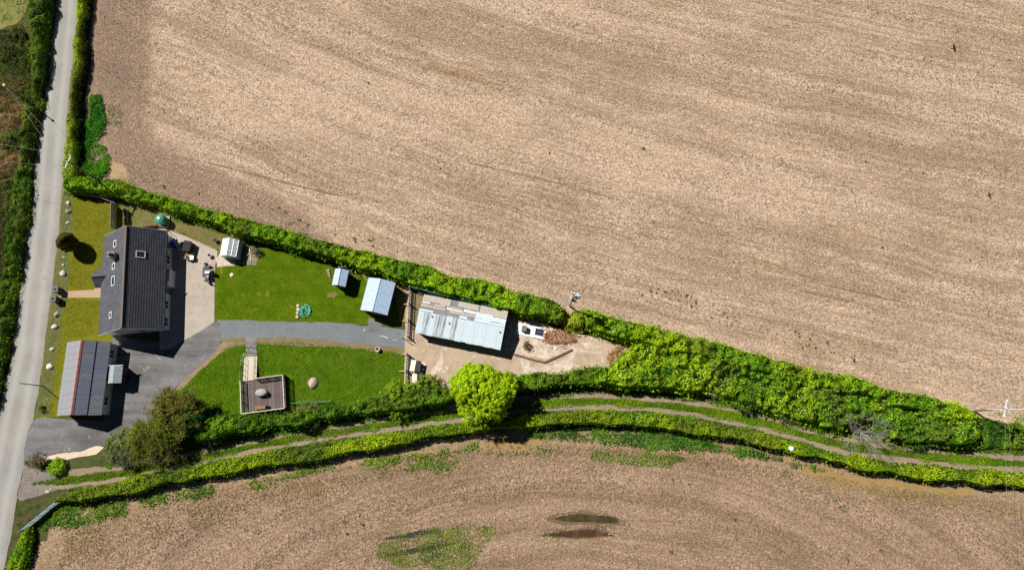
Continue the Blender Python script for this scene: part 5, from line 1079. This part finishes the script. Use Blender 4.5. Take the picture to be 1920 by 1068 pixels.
def railfence(name, pts, h, label, mat, rails=(.5, 1.0), step=2.0, r=.035, cat='fence', pm=None, pr=.05, z=None):
    a0 = P(*pts[0]); root = empty(name, (a0.x, a0.y, 0), 0, label, cat)
    for i in range(len(pts)-1):
        a = P(*pts[i])-a0; b = P(*pts[i+1])-a0; d = b-a; n = max(1, round(d.length/step))
        for f in rails: MB().bar(a+Vector((0, 0, h*f)), b+Vector((0, 0, h*f)), r, 6).build('rail', mat, root)
        for k in range(n+1 if i == len(pts)-2 else n): p = a+d*k/n; MB().bar((p.x, p.y, -.05), (p.x, p.y, h+.05), pr, 6).build('post', pm or mat, root)
    return root
railfence('rail_fence', [(140, 367), (165, 368), (195, 374), (220, 383)], .8, 'thin weathered rail fence along the hedge above the front lawn', M_GREYWOOD, (.6, 1.0))
# green net fence behind the poultry shed
M_NET = plain('green_net', (.02, .20, .16), .7, .2, 4)
def net(pts, h, label, gap=.12, th=.012, mat=M_NET, post=M_STEEL, name='net_fence'):
    a0 = P(*pts[0]); root = empty(name, (a0.x, a0.y, 0), 0, label, 'fence'); m = MB()
    for i in range(len(pts)-1):
        a = P(*pts[i])-a0; b = P(*pts[i+1])-a0; d = b-a; L = d.length; n = int(L/gap)
        for k in range(n+1): p = a+d*k/n; m.bar((p.x, p.y, .03), (p.x, p.y, h), th, 3)
        for z in np.arange(.05, h, gap): m.bar(a+Vector((0, 0, z)), b+Vector((0, 0, z)), th, 3)
        MB().bar(a+Vector((0, 0, h)), b+Vector((0, 0, h)), .03, 6).build('top_rail', mat, root)
        for k in range(max(2, round(L/2.6)+1)): p = a+d*k/max(1, round(L/2.6)); MB().bar((p.x, p.y, -.03), (p.x, p.y, h+.12), .05, 6).build('post', post, root)
    m.build('mesh', mat, root); return root
net([(772, 541), (830, 556), (880, 568), (925, 578)], 1.7, 'green netting fence between poultry shed and hedge', .16, .014, M_NET, M_ARM)
# grey yard fence with leaning struts
def yard_fence():
    a, b = P(770, 541), P(762, 728); root = empty('yard_fence', (a.x, a.y, 0), 0, 'weathered timber fence on a concrete kerb along the yard edge', 'fence'); d = b-a; L = d.length; u = d.normalized(); nx = Vector((-u.y, u.x, 0))
    if nx.x > 0: nx = -nx
    n = 6
    k0 = MB()
    for i in range(n):
        p, q = d*i/n, d*(i+1)/n
        if i == 3: continue
        MB().beam(p+u*.02+Vector((0, 0, .12)), q-u*.02+Vector((0, 0, .12)), .34, .24).build('kerb', plain('kerb_grey', (.27, .255, .235), .9, .2, 2), root)
        for z in (.6, 1.05): MB().beam(p+Vector((0, 0, z)), q+Vector((0, 0, z)), .05, .12).build('rail', M_GREYWOOD, root)
        st = u*L/n/5
        for j in range(5): c = p+st*(j+.5); MB().box((c.x, c.y, .62), (.03, .10, 1.0)).build('paling', M_GREYWOOD, root)
    for i in range(n+1):
        p = d*i/n; MB().box((p.x, p.y, .7), (.14, .14, 1.4)).build('post', M_GREYWOOD, root)
        MB().beam(p+Vector((0, 0, 1.1)), p+nx*(.9+.3*(i % 2))+Vector((0, 0, .08)), .07, .07).build('strut', M_PALEWOOD, root)
yard_fence()
a0 = P(765, 640); root = empty('yard_gate', (a0.x, a0.y, 0), 0, 'open pale wooden gate across the end of the gravel drive', 'gate'); q = P(747, 626)-a0
for z in (.25, .6, .95): MB().beam((0, 0, z), q+Vector((0, 0, z)), .05, .09).build('rail', M_GREYWOOD, root)
for f in (0, .5, 1): p = q*f; MB().box((p.x, p.y, .55), (.08, .08, 1.1)).build('upright', M_GREYWOOD, root)
MB().beam((0, 0, .25), q+Vector((0, 0, .95)), .04, .07).build('brace', M_GREYWOOD, root)
# galvanised field gate at the lane
a0 = P(51, 991); root = empty('field_gate', (a0.x, a0.y, 0), 0, 'pale galvanised metal gate into the lower field by the lane', 'gate'); q = P(113, 940)-a0; M_GALV = plain('bright_galvanised', (.42, .56, .58), .45, .12, 2, .1)
for k in range(9): MB().beam(Vector((0, 0, .12+.135*k)), q+Vector((0, 0, .12+.135*k)), .05, .085).build('bar', M_GALV, root)
for f in (0, .25, .5, .75, 1): p = q*f; MB().box((p.x, p.y, .68), (.08, .08, 1.3)).build('upright', M_GALV, root)
for f in (-.03, 1.03): p = q*f; MB().bar((p.x, p.y, -.05), (p.x, p.y, 1.5), .11, 8).build('gate_post', M_POLE, root)
# green oil tank
t = P(301, 411, 1.2); root = empty('oil_tank', (t.x, t.y, 0), 0, 'round green oil tank behind the house', 'tank')
MB().lathe((0, 0, .25), [(.72, 0), (.76, .1), (.76, 1.15), (.70, 1.25), (.35, 1.42), (.18, 1.46)], 20).build('body', plain('tank_green', (.04, .30, .24), .5, .15, 1.5), root, True)
MB().lathe((0, 0, 1.70), [(.2, 0), (.2, .08), (.12, .12)], 14).build('filler_cap', M_CER, root)
for k in range(8):
    a = k*.785; MB().beam((math.cos(a)*.2, math.sin(a)*.2, 1.72), (math.cos(a)*.7, math.sin(a)*.7, 1.52), .05, .03).build('rib', plain('tank_rib', (.12, .42, .36), .5), root)
MB().box((0, 0, .12), (1.7, 1.7, .24)).build('plinth', M_CONC, root)
tag(MB().bar(P(313, 431)-Vector((0, 0, .05)), P(313, 431)+Vector((0, 0, 2.3)), .045, 8).build('washing_post', M_WHITE), 'slim white washing line post at the patio corner', 'post')
tag(MB().beam(P(314, 430)+Vector((0, 0, .1)), P(346, 441)+Vector((0, 0, .1)), .1, .2).build('edging_timber', M_BROWNWOOD), 'timber edging between patio and rough grass, left length', 'edging')
tag(MB().beam(P(347, 441.5)+Vector((0, 0, .1)), P(407, 468)+Vector((0, 0, .1)), .1, .2).build('edging_timber', M_BROWNWOOD), 'timber edging between patio and rough grass, right length', 'edging')
# ================================================================== rocks, posts at the lane
def rock(px, r, label, col=(.55, .5, .42), flat=.65, seed=0, name='rock'):
    c = P(*px); bm = bmesh.new(); bmesh.ops.create_icosphere(bm, subdivisions=2, radius=1); rr = random.Random(seed)
    o_ = Vector((rr.random()*9, rr.random()*9, 0)); sx, sy = rr.uniform(.8, 1.2), rr.uniform(.75, 1.05)
    for v in bm.verts:
        k = .62+.75*float(vnoise(v.co.x*1.3+o_.x+v.co.z, v.co.y*1.3+o_.y-v.co.z, seed)); v.co = Vector((v.co.x*k*sx*r, v.co.y*k*sy*r, v.co.z*k*r*flat+r*flat*.45))
    me = bpy.data.meshes.new(name); bm.to_mesh(me); bm.free(); me.materials.append(plain('rock_%d' % int(col[0]*100), col, .9, .3, 2.5))
    o = link(bpy.data.objects.new(name, me)); o.location = c; o.rotation_euler = (0, 0, rr.random()*6); return tag(o, label, 'rock', 'rocks on the lane verge' if name == 'rock' else None)
PALE = (.62, .58, .50); GREY = (.34, .33, .32)
for i, (px, r, col, lab) in enumerate([((128, 381), .34, PALE, 'pale upright rock nearest the hedge on the lane verge'), ((129, 397), .42, GREY, 'grey rock second from the hedge on the lane verge'), ((128, 418), .26, PALE, 'small pale rock above the clipped conifer'),
        ((122, 471), .26, PALE, 'small pale rock at the foot of the clipped conifer'), ((120, 482), .22, PALE, 'tiny pale rock below the clipped conifer'), ((119, 497), .22, PALE, 'small rock in the planted verge above the gate pillars'), ((119, 513.5), .50, (.72, .69, .64), 'large white rock in the verge above the gate pillars'),
        ((106, 590), .42, GREY, 'grey brown rock first below the gate pillars'), ((103, 613), .45, PALE, 'pale rock second below the gate pillars'), ((99, 654), .34, PALE, 'small pale rock beside the garage corner'), ((94, 687), .42, (.7, .68, .63), 'white rock halfway along the garage'),
        ((62, 866), .36, GREY, 'grey stone at the lane end of the cream gravel'), ((84, 856), .30, PALE, 'pale stone beside the cream gravel'), ((90, 921), .28, PALE, 'white stone on the track mouth'), ((96, 917), .15, PALE, 'tiny white stone on the track mouth')]): rock(px, r, lab, col, seed=i+3)
rock((586, 718), .85, 'large tan boulder set in the deck lawn', (.48, .38, .27), .4, 40, 'boulder')
rock((435, 516), .32, 'pale yellow stone on the back lawn near the patio', (.68, .6, .36), .4, 41, 'boulder')
sheet('bare_patch', [(576, 712), (590, 708), (600, 716), (598, 724), (584, 727), (574, 722)], .026, M_DIRT, .15, 81); sheet('bare_patch', [(612, 548), (628, 546), (634, 552), (626, 560), (612, 560)], .034, M_DIRT, .35, 82); sheet('bare_patch', [(702, 648), (716, 650), (714, 660), (704, 660)], .028, M_DIRT, .15, 83)
for k, (px, lb) in enumerate((((112.5, 545), 'upper'), ((108.5, 562.5), 'lower'))):
    c = P(*px); root = empty('gate_pillar', (c.x, c.y, 0), .05, 'dark slate gate pillar at the front path, the %s one' % lb, 'pillar', 'gate pillars'); SL = plain('dark_slate', (.085, .09, .10), .8, .3, 3)
    MB().box((0, 0, .55), (.74, .74, 1.1)).build('shaft', SL, root); MB().box((0, 0, 1.14), (.90, .90, .08)).build('cap_stone', plain('slate_cap', (.15, .16, .17), .8), root); MB().lathe((0, 0, 1.18), [(.3, 0), (.15, .1), (.02, .14)], 4).build('finial', SL, root)
# ================================================================== patio things
def table(name, px, rz, d, top, label, cat='table', legs=M_DARKWOOD, n=5):
    c = P(*px); root = empty(name, (c.x, c.y, .044), rz, label, cat)
    for k in range(n): MB().box((-d[0]/2+d[0]*(k+.5)/n, 0, d[2]), (d[0]/n-.015, d[1], .04)).build('slat', top, root)
    for sx in (-1, 1):
        for sy in (-1, 1): MB().box((sx*(d[0]/2-.07), sy*(d[1]/2-.07), d[2]/2-.01), (.07, .07, d[2]-.02)).build('leg', legs, root)
    return root
def crate(name, px, rz, d, mat, label, cat='crate', z=.044, lid=None):
    """open box with a floor and four sides; optional lid"""
    c = P(px[0], px[1], z); root = empty(name, (c.x, c.y, z), rz, label, cat); t = .035
    MB().box((0, 0, t/2), (d[0], d[1], t)).build('base', mat, root)
    for s in (-1, 1):
        MB().box((s*(d[0]/2-t/2), 0, d[2]/2+t/2), (t, d[1], d[2]-t)).build('side', mat, root); MB().box((0, s*(d[1]/2-t/2), d[2]/2+t/2), (d[0]-2*t, t, d[2]-t)).build('side', mat, root)
    if lid: MB().box((0, 0, d[2]+.03), (d[0]+.05, d[1]+.05, .05)).build('lid', lid, root)
    return root
def chair(px, rz, mat, label, cush=None):
    c = P(*px); root = empty('garden_chair', (c.x, c.y, .044), rz, label, 'chair', 'garden chairs on the patio')
    MB().box((0, 0, .44), (.5, .5, .05)).build('seat', cush or mat, root); MB().box((0, -.25, .75), (.5, .05, .55)).build('backrest', mat, root)
    for sx in (-1, 1):
        for sy in (-1, 1): MB().box((sx*.21, sy*.21, .21), (.05, .05, .42)).build('leg', mat, root)
        MB().box((sx*.25, 0, .64), (.05, .5, .04)).build('armrest', mat, root)
BLUE = plain('blue_plastic', (.03, .035, .62), .4, .1, 2); WOODC = plain('chair_dark', (.045, .045, .055), .6, .2, 3)
table('patio_table', (390, 512), .06, (.95, 1.5, .72), WOODC, 'dark patio table at the lawn side of the patio')
crate('white_tray', (388.5, 510), .06, (.75, .42, .12), M_WHITE, 'white tray on the dark patio table', 'tray', .81)
tag(crate('grey_cushion', (389, 518), .06, (.4, .55, .08), plain('grey_fabric', (.33, .33, .3), .95), 'grey cushion on the dark patio table', 'cushion', .81), None)
chair((390, 499), 3.14, WOODC, 'dark garden chair above the dark patio table'); chair((391, 526), 0, WOODC, 'dark garden chair below the dark patio table'); chair((399, 513), 1.57, WOODC, 'dark garden chair between patio table and lawn')
crate('blue_bin', (326, 460), .05, (.8, .8, .9), BLUE, 'bright blue plastic bin against the house wall', 'bin', lid=BLUE)
crate('white_crate', (335, 458), .1, (.6, .5, .4), M_WHITE, 'white plastic crate right of the blue bin'); crate('white_crate', (337, 463), .1, (.6, .25, .3), M_WHITE, 'narrow white crate below the other white crate')
crate('green_crate', (346, 459), .05, (.85, .75, .45), plain('dark_teal_plastic', (.03, .08, .08), .5), 'dark teal crate between white crate and garden cabinet'); crate('white_pot', (345, 459), 0, (.25, .2, .3), M_WHITE, 'small white pot inside the dark teal crate', 'pot', .09)
c = P(357, 465); root = empty('garden_cabinet', (c.x, c.y, .044), -.12, 'dark garden cabinet with sloping black lid on the patio', 'cabinet')
MB().box((0, 0, .5), (.9, 1.5, 1.0)).build('body', M_DARKWOOD, root); MB().beam((-.52, 0, 1.25), (.52, 0, 1.02), 1.65, .05).build('lid', M_BLACK, root); MB().box((-.42, 0, 1.12), (.06, 1.5, .22)).build('back_board', M_GREYWOOD, root)
crate('wooden_planter', (358, 478), -.05, (.95, .6, .5), M_BROWNWOOD, 'brown wooden planter below the garden cabinet', 'planter', lid=plain('planter_top', (.33, .22, .12), .9))
table('side_table', (362, 485), 0, (.75, .65, .55), M_WHITE, 'white side table below the brown planter', n=4); chair((352, 484), 1.4, plain('pinkish_wood', (.35, .22, .18), .8), 'pinkish wooden garden chair left of the white side table')
crate('white_pot', (337, 468), .2, (.28, .28, .3), M_WHITE, 'small white square pot below the crates', 'pot')
for px, r, mat, lb in (((331, 486), .16, M_CER, 'left of two pale pots in the shade of the house'), ((335, 486), .16, plain('pink_pot', (.6, .4, .36), .8), 'right of two pale pots in the shade of the house'), ((329, 449), .2, M_CER, 'white pot above the blue bin'), ((395, 480), .32, plain('pale_pink_pot', (.68, .52, .47), .8), 'large pale pink pot near the greenhouse'), ((406, 452), .32, M_BLACK, 'black pot on the grass above the patio'), ((709, 655), .34, plain('white_ring', (.7, .66, .58), .9), 'pale round pot in the lawn below the gravel drive')):
    c = P(*px); root = empty('plant_pot', (c.x, c.y, .044), 0, lb, 'pot', 'plant pots')
    MB().lathe((0, 0, 0), [(r*.7, 0), (r, r*1.4), (r*1.06, r*1.45), (r*.9, r*1.45), (r*.85, r*1.25)], 14).build('pot', mat, root); MB().lathe((0, 0, r*1.2), [(r*.84, 0), (r*.6, .03)], 12).build('soil', plain('pot_soil', (.05, .035, .025), .95), root)
def hose(px, label, col, r=.022, z=.05, name='hose', cat='hose'):
    pts = [P(x, y, z) for x, y in smoothline(px, 5)]; m = MB()
    for a, b in zip(pts[:-1], pts[1:]): m.bar(a, b, r, 5)
    return tag(m.build(name, plain(name+'_c%d' % int(col[0]*100+col[1]*10), col, .6)), label, cat)
hose([(313, 442), (319, 438), (324, 446), (330, 446)], 'dark hose curled on the patio by the house corner', (.05, .06, .08), .035)
hose([(712, 630), (718, 630), (728, 634)], 'white pipe lying on the gravel drive', (.8, .8, .78), .05); hose([(736, 637), (746, 637)], 'short white stick beside the yard gate', (.75, .72, .66), .04, name='stick', cat='stick'); hose([(683, 616), (684, 621)], 'short white peg at the shed path', (.8, .8, .78), .05, name='peg', cat='peg')
net([(546, 756), (580, 754), (622, 752)], .7, 'low turquoise string fence along the bottom of the deck lawn', .25, .02, plain('turquoise_net', (.10, .42, .34), .6), M_GREYWOOD)
# greenhouse surrounds
sl_ = sheet('greenhouse_slab', [(404, 484), (412, 478), (442, 490), (440, 498), (408, 501)], .046, M_PALEC, .08, 84)
bed = sheet('planting_bed', [(462, 468), (484, 466), (486, 478), (480, 497), (455, 497)], .040, ground_mat('bed_soil', [(.25, .2, .15), (.3, .25, .19), (.2, .15, .1)], (.6, 2, 8), .3, .05), .08, 85)
tag(MB().beam(P(468, 466)+Vector((0, 0, .09)), P(471, 489)+Vector((0, 0, .09)), .14, .09).build('plank', M_PALEWOOD), 'long pale plank lying on the bed by the greenhouse', 'plank'); tag(MB().beam(P(461, 481.5)+Vector((0, 0, .18)), P(469.5, 475)+Vector((0, 0, .18)), .10, .07).build('plank', M_PALEWOOD), 'short pale plank leaning across the bed by the greenhouse', 'plank')
for k in range(5): MB().beam(P(456+k*.2, 488+k*1.9)+Vector((0, 0, .075)), P(471+k*.2, 488+k*1.9)+Vector((0, 0, .075)), .13, .04).build('paving_plank', M_GREYWOOD, bed)
bare((481, 472), .6, 'small bare garden plant beside the bed', .8, 6, 'bare_plant', (.12, .13, .1), 7, .9, 3, 2, 120, 'plant', cola=(.08, .14, .05), colb=(.16, .2, .1))
# log slices and net on the back lawn
for k, (px, r) in enumerate((((559, 573), .26), ((559, 580), .28), ((558, 587), .24), ((557.5, 594), .24))):
    c = P(*px); root = empty('log_slice', (c.x, c.y, .02), k, 'round sawn log slice, number %s from the top of four on the lawn' % ('one', 'two', 'three', 'four')[k], 'log', 'log slices on the lawn'); MB().lathe((0, 0, 0), [(r, 0), (r, .16)], 12).build('bark', M_BROWNWOOD, root); MB().lathe((0, 0, .155), [(r*.9, 0), (r*.9, .02)], 12).build('sawn_face', plain('sawn_wood', (.62, .46, .33), .8, .2, 5), root)
c = P(571, 583); n = 26; vs = []; fs = []
for i in range(n):
    for j in range(n): vs.append((c.x-1.0+2.0*i/(n-1)+random.uniform(-.06, .06), c.y-1.0+2.0*j/(n-1)+random.uniform(-.06, .06), .08+.28*float(fbm(i*.25, j*.25, 5))))
for i in range(n-1):
    for j in range(n-1):
        if vnoise(i*.5+3, j*.5, 9)+random.uniform(-.2, .2) > .46 and math.hypot(i-12.5, (j-12.5)*1.1) < 13: fs.append((i*n+j, (i+1)*n+j, (i+1)*n+j+1, i*n+j+1))
tag(meshobj('crumpled_net', vs, fs, plain('teal_net', (.03, .26, .17), .7, .35, 3, c2=(.08, .38, .28))), 'crumpled turquoise net lying beside the log slices', 'net')
for k in range(5): tag(MB().bar(P(612+k*1.6, 508+k*3.2)+Vector((0, 0, .14)), P(618+k*.6, 506+k*3.2)+Vector((0, 0, .14)), .12, 8).build('log', plain('pale_log', (.50, .38, .25), .85, .25, 3)), 'pale log left of the small shed, number %s from the hedge' % ('one', 'two', 'three', 'four', 'five')[k], 'log', 'logs by the small shed')
tag(MB().box((0, 0, .3), (1.6, .9, .55)).build('storage_box', plain('mauve_plastic', (.16, .14, .17), .6)), 'dark storage box between small shed and hedge', 'box').location = P(646, 498)
tag(MB().beam(P(642, 504)+Vector((0, 0, .15)), P(660, 508)+Vector((0, 0, .15)), .25, .1).build('plank', M_PALEWOOD), 'pale plank behind the small shed', 'plank')
# deck furniture
c = P(492, 736, .55); root = empty('covered_table', (c.x, c.y, .58), .1, 'round table under a crumpled grey cover on the deck', 'table'); prof = [(.95, .05), (.92, .3), (.85, .6), (.6, .7), (.1, .74)]
m = MB().lathe((0, 0, 0), prof, 22)
m.v = [(x*(1+.22*(float(vnoise(math.atan2(y, x)*3+4, z*3, 3))-.5)), y*.62*(1+.22*(float(vnoise(math.atan2(y, x)*3, z*3, 4))-.5)), z) for x, y, z in m.v]; m.build('cover', plain('grey_cover', (.36, .37, .33), .9, .25, 2), root, True)
crate('planter', (502.5, 741), 0, (.32, .32, .35), M_BLACK, 'small black planter beside the covered table', 'planter', .58)
c = P(490, 764, .55); root = empty('deck_bench', (c.x, c.y, .58), .12, 'low timber bench against the lower rail of the deck', 'bench')
for k in (-.16, 0, .16): MB().box((0, k, .42), (1.5, .13, .04)).build('slat', M_BROWNWOOD, root)
for s in (-.65, .65): MB().box((s, 0, .2), (.08, .4, .4)).build('leg', M_DARKWOOD, root)
crate('planter', (502, 763), .1, (.45, .4, .4), M_BLACK, 'black planter at the right end of the deck bench', 'planter', .58)
# yard clutter
def hive(px, rz, label, roof):
    c = P(*px); root = empty('hen_coop', (c.x, c.y, .036), rz, label, 'coop', 'small coops in the yard')
    MB().box((0, 0, .45), (1.1, 1.3, .7)).build('body', M_DARKWOOD, root); MB().beam((-.75, 0, .86), (.02, 0, 1.2), 1.6, .05).build('roof_board', roof, root); MB().beam((.02, 0, 1.2), (.75, 0, .86), 1.6, .05).build('roof_board', plain('tar_roof', (.09, .09, .085), .9), root)
    for sx in (-.45, .45):
        for sy in (-.5, .5): MB().box((sx, sy, .06), (.08, .08, .14)).build('leg', M_DARKWOOD, root)
hive((781, 687), -.15, 'small coop with one cream roof board beside the yard fence, upper one', plain('cream_board', (.66, .62, .5), .8)); hive((784, 712), 0, 'small coop beside the yard fence, lower one near the shrubs', M_PALEWOOD)
for k, (a, b) in enumerate((((772, 704), (790, 700)), ((786, 698), (796, 706)), ((790, 712), (796, 712)), ((790, 695), (795, 692)))): tag(MB().beam(P(*a)+Vector((0, 0, .12+.1*k)), P(*b)+Vector((0, 0, .12+.1*k)), .16, .08).build('plank', M_PALEWOOD), 'loose pale plank between the two coops, %s' % ('long one by the fence', 'one pointing to the shrubs', 'short one by the lower coop', 'short one by the upper coop')[k], 'plank', 'loose planks by the coops')
WB = plain('white_board', (.82, .82, .79), .7, .1, 1.5)
for px, d, rz, z, mat, nm, lb in (((980, 618), (1.9, 1.6), -.22, .10, WB, 'white_board', 'white board lying left on the yard rubble'), ((1000, 622), (1.9, 1.7), -.22, .17, WB, 'white_board', 'white board lying in the middle on the yard rubble'), ((1012, 627), (1.7, 1.3), -.24, .24, WB, 'white_board', 'white board lying right on the yard rubble')):
    c = P(*px); o = tag(MB().box((0, 0, 0), (d[0], d[1], .05)).build(nm, mat), lb, 'board', 'boards on the yard'); o.location = (c.x, c.y, z); o.rotation_euler = (0, 0, rz)
c = P(983, 617); o = tag(MB().box((0, 0, .35), (.75, .8, .7)).build('grey_box', plain('box_grey', (.16, .17, .20), .7)), 'dark grey box standing on the white boards', 'box'); o.location = (c.x, c.y, .2); o.rotation_euler = (0, 0, -.2)
c = P(1011, 623); root = empty('solar_panel', (c.x, c.y, .32), -.22, 'dark blue panel lying on the right white board', 'panel'); MB().box((0, 0, 0), (1.25, .98, .04)).build('frame', M_STEEL, root)
for i in range(3):
    for j in range(2): MB().box((-.4+.4*i, -.235+.47*j, .025), (.375, .44, .02)).build('cell', plain('panel_cell', (.012, .022, .06), .25, .2, 2), root)
for k, (a, b) in enumerate((((964.5, 664), (992, 672)), ((992.5, 672.2), (1008, 676.5)), ((1009.5, 676), (1021, 679)), ((1022, 678.6), (1048, 667)), ((1048.5, 666.8), (1073, 655)))):
    tag(MB().beam(P(*a)+Vector((0, 0, .11)), P(*b)+Vector((0, 0, .11)), .26, .2).build('brick_kerb', plain('brown_brick', (.17, .105, .075), .9, .3, 3)), 'piece of low brown brick kerb across the yard, number %s from the shed' % ('one', 'two', 'three', 'four', 'five')[k], 'kerb', 'kerb pieces across the yard')
for k in range(34):
    px = (random.uniform(950, 985), random.uniform(600, 660)) if k < 20 else (random.uniform(985, 1060), random.uniform(600, 660)); rock(px, random.uniform(.1, .26), 'rubble lump strewn between poultry shed and white boards', random.choice([PALE, (.5, .4, .3), (.3, .22, .17)]), .5, 100+k, 'rubble')['group'] = 'rubble on the yard'
bare((988, 648), .3, 'dry brown weeds in the middle of the yard rubble', .55, 7, 'dry_weeds', (.22, .16, .1), 8, .9, 3, 2, 300, 'weeds', cola=(.2, .15, .09), colb=(.3, .23, .15))
c = P(1208, 668); root = empty('pallet', (c.x, c.y, .04), .05, 'grey wooden pallet leaning in the green at the yard end', 'pallet')
for k in range(5): o = MB().box((-.5+.25*k, 0, .55), (.14, 1.5, .03)).build('slat', plain('silver_wood', (.6, .6, .57), .8), root); o.rotation_euler = (.35, 0, 0)
for y in (-.6, .6): o = MB().box((0, y, .49), (1.15, .09, .09)).build('bearer', M_GREYWOOD, root); o.rotation_euler = (.35, 0, 0)
rock((1234, 671), .4, 'pale stone in the green beside the pallet', PALE, .6, 77, 'boulder')
for a, b, z, lb in (((654, 768), (675, 762), 1.5, 'white board lying on the garden hedge, left one'), ((697, 758), (714, 754), 1.5, 'white board lying on the garden hedge, right one')):
    tag(MB().beam(P(*a, z), P(*b, z), .42, .05).build('white_board', WB), lb, 'board')
c = P(1482, 840, 1.4); o = tag(MB().lathe((0, 0, 0), [(.25, 0), (.42, .15), (.36, .4), (.15, .5)], 9).build('white_sack', WB), 'white sack caught on the lower hedge', 'sack'); o.location = c
# soil marks: dark wheel ruts pressed into the field
M_RUTD = ground_mat('rut_soil', [(.20, .14, .095), (.16, .11, .075), (.24, .17, .12)], (.6, 2, 8), .3, .05)
for k, (pts, w) in enumerate((([(308, 302), (340, 297), (380, 303), (430, 315), (480, 328), (560, 349), (640, 368)], .14), ([(305, 320), (345, 314), (385, 320), (420, 328)], .12), ([(244, 0), (243, 40), (247, 62)], .10), ([(1520, 528), (1600, 546), (1700, 568)], .12), ([(1500, 545), (1600, 566), (1660, 588)], .10), ([(1400, 590), (1480, 608)], .10), ([(880, 305), (1000, 333), (1060, 346)], .12), ([(1060, 345), (1150, 372)], .1), ([(640, 1050), (700, 1040), (760, 1024)], .12), ([(1160, 975), (1240, 976)], .10))):
    sheet('wheel_rut', strip_poly([P2(*p) for p in smoothline(pts, 5)], w), .012, M_RUTD, .10, 90+k, world=True)
# crow gliding over the upper field
b0 = P(1789, 91, 21.); bm = bmesh.new()
def ring(x, ry, rz_, n=8): return [bm.verts.new((x, ry*math.cos(2*math.pi*i/n), rz_*math.sin(2*math.pi*i/n))) for i in range(n)]
R_ = [ring(*a) for a in ((-.42, .09, .008), (-.24, .05, .03), (-.12, .075, .07), (.06, .085, .08), (.16, .05, .05), (.22, .045, .045), (.27, .015, .015), (.33, .004, .004))]
for a, b in zip(R_[:-1], R_[1:]):
    for i in range(8): bm.faces.new((a[i], a[(i+1) % 8], b[(i+1) % 8], b[i]))
bm.faces.new(R_[0][::-1]); bm.faces.new(R_[-1])
for s in (-1, 1):
    w = [bm.verts.new((x, s*y, z)) for x, y, z in ((.13, .04, .04), (.17, .25, .07), (.10, .52, .05), (-.02, .60, .04), (-.10, .45, .045), (-.10, .2, .05), (-.12, .04, .03))]; w2 = [bm.verts.new((v.co.x*.98, v.co.y, v.co.z-.02)) for v in w]; n = len(w)
    bm.faces.new(w if s > 0 else w[::-1]); bm.faces.new(w2[::-1] if s > 0 else w2)
    for i in range(n): bm.faces.new((w[i], w2[i], w2[(i+1) % n], w[(i+1) % n]))
bmesh.ops.recalc_face_normals(bm, faces=bm.faces[:]); me = bpy.data.meshes.new('crow'); bm.to_mesh(me); bm.free(); me.materials.append(plain('crow_black', (.012, .012, .018), .5, .2, 5))
o = tag(link(bpy.data.objects.new('crow', me)), 'black crow gliding over the upper field at the right', 'bird'); o.location = b0; o.rotation_euler = (0, 0, .05)
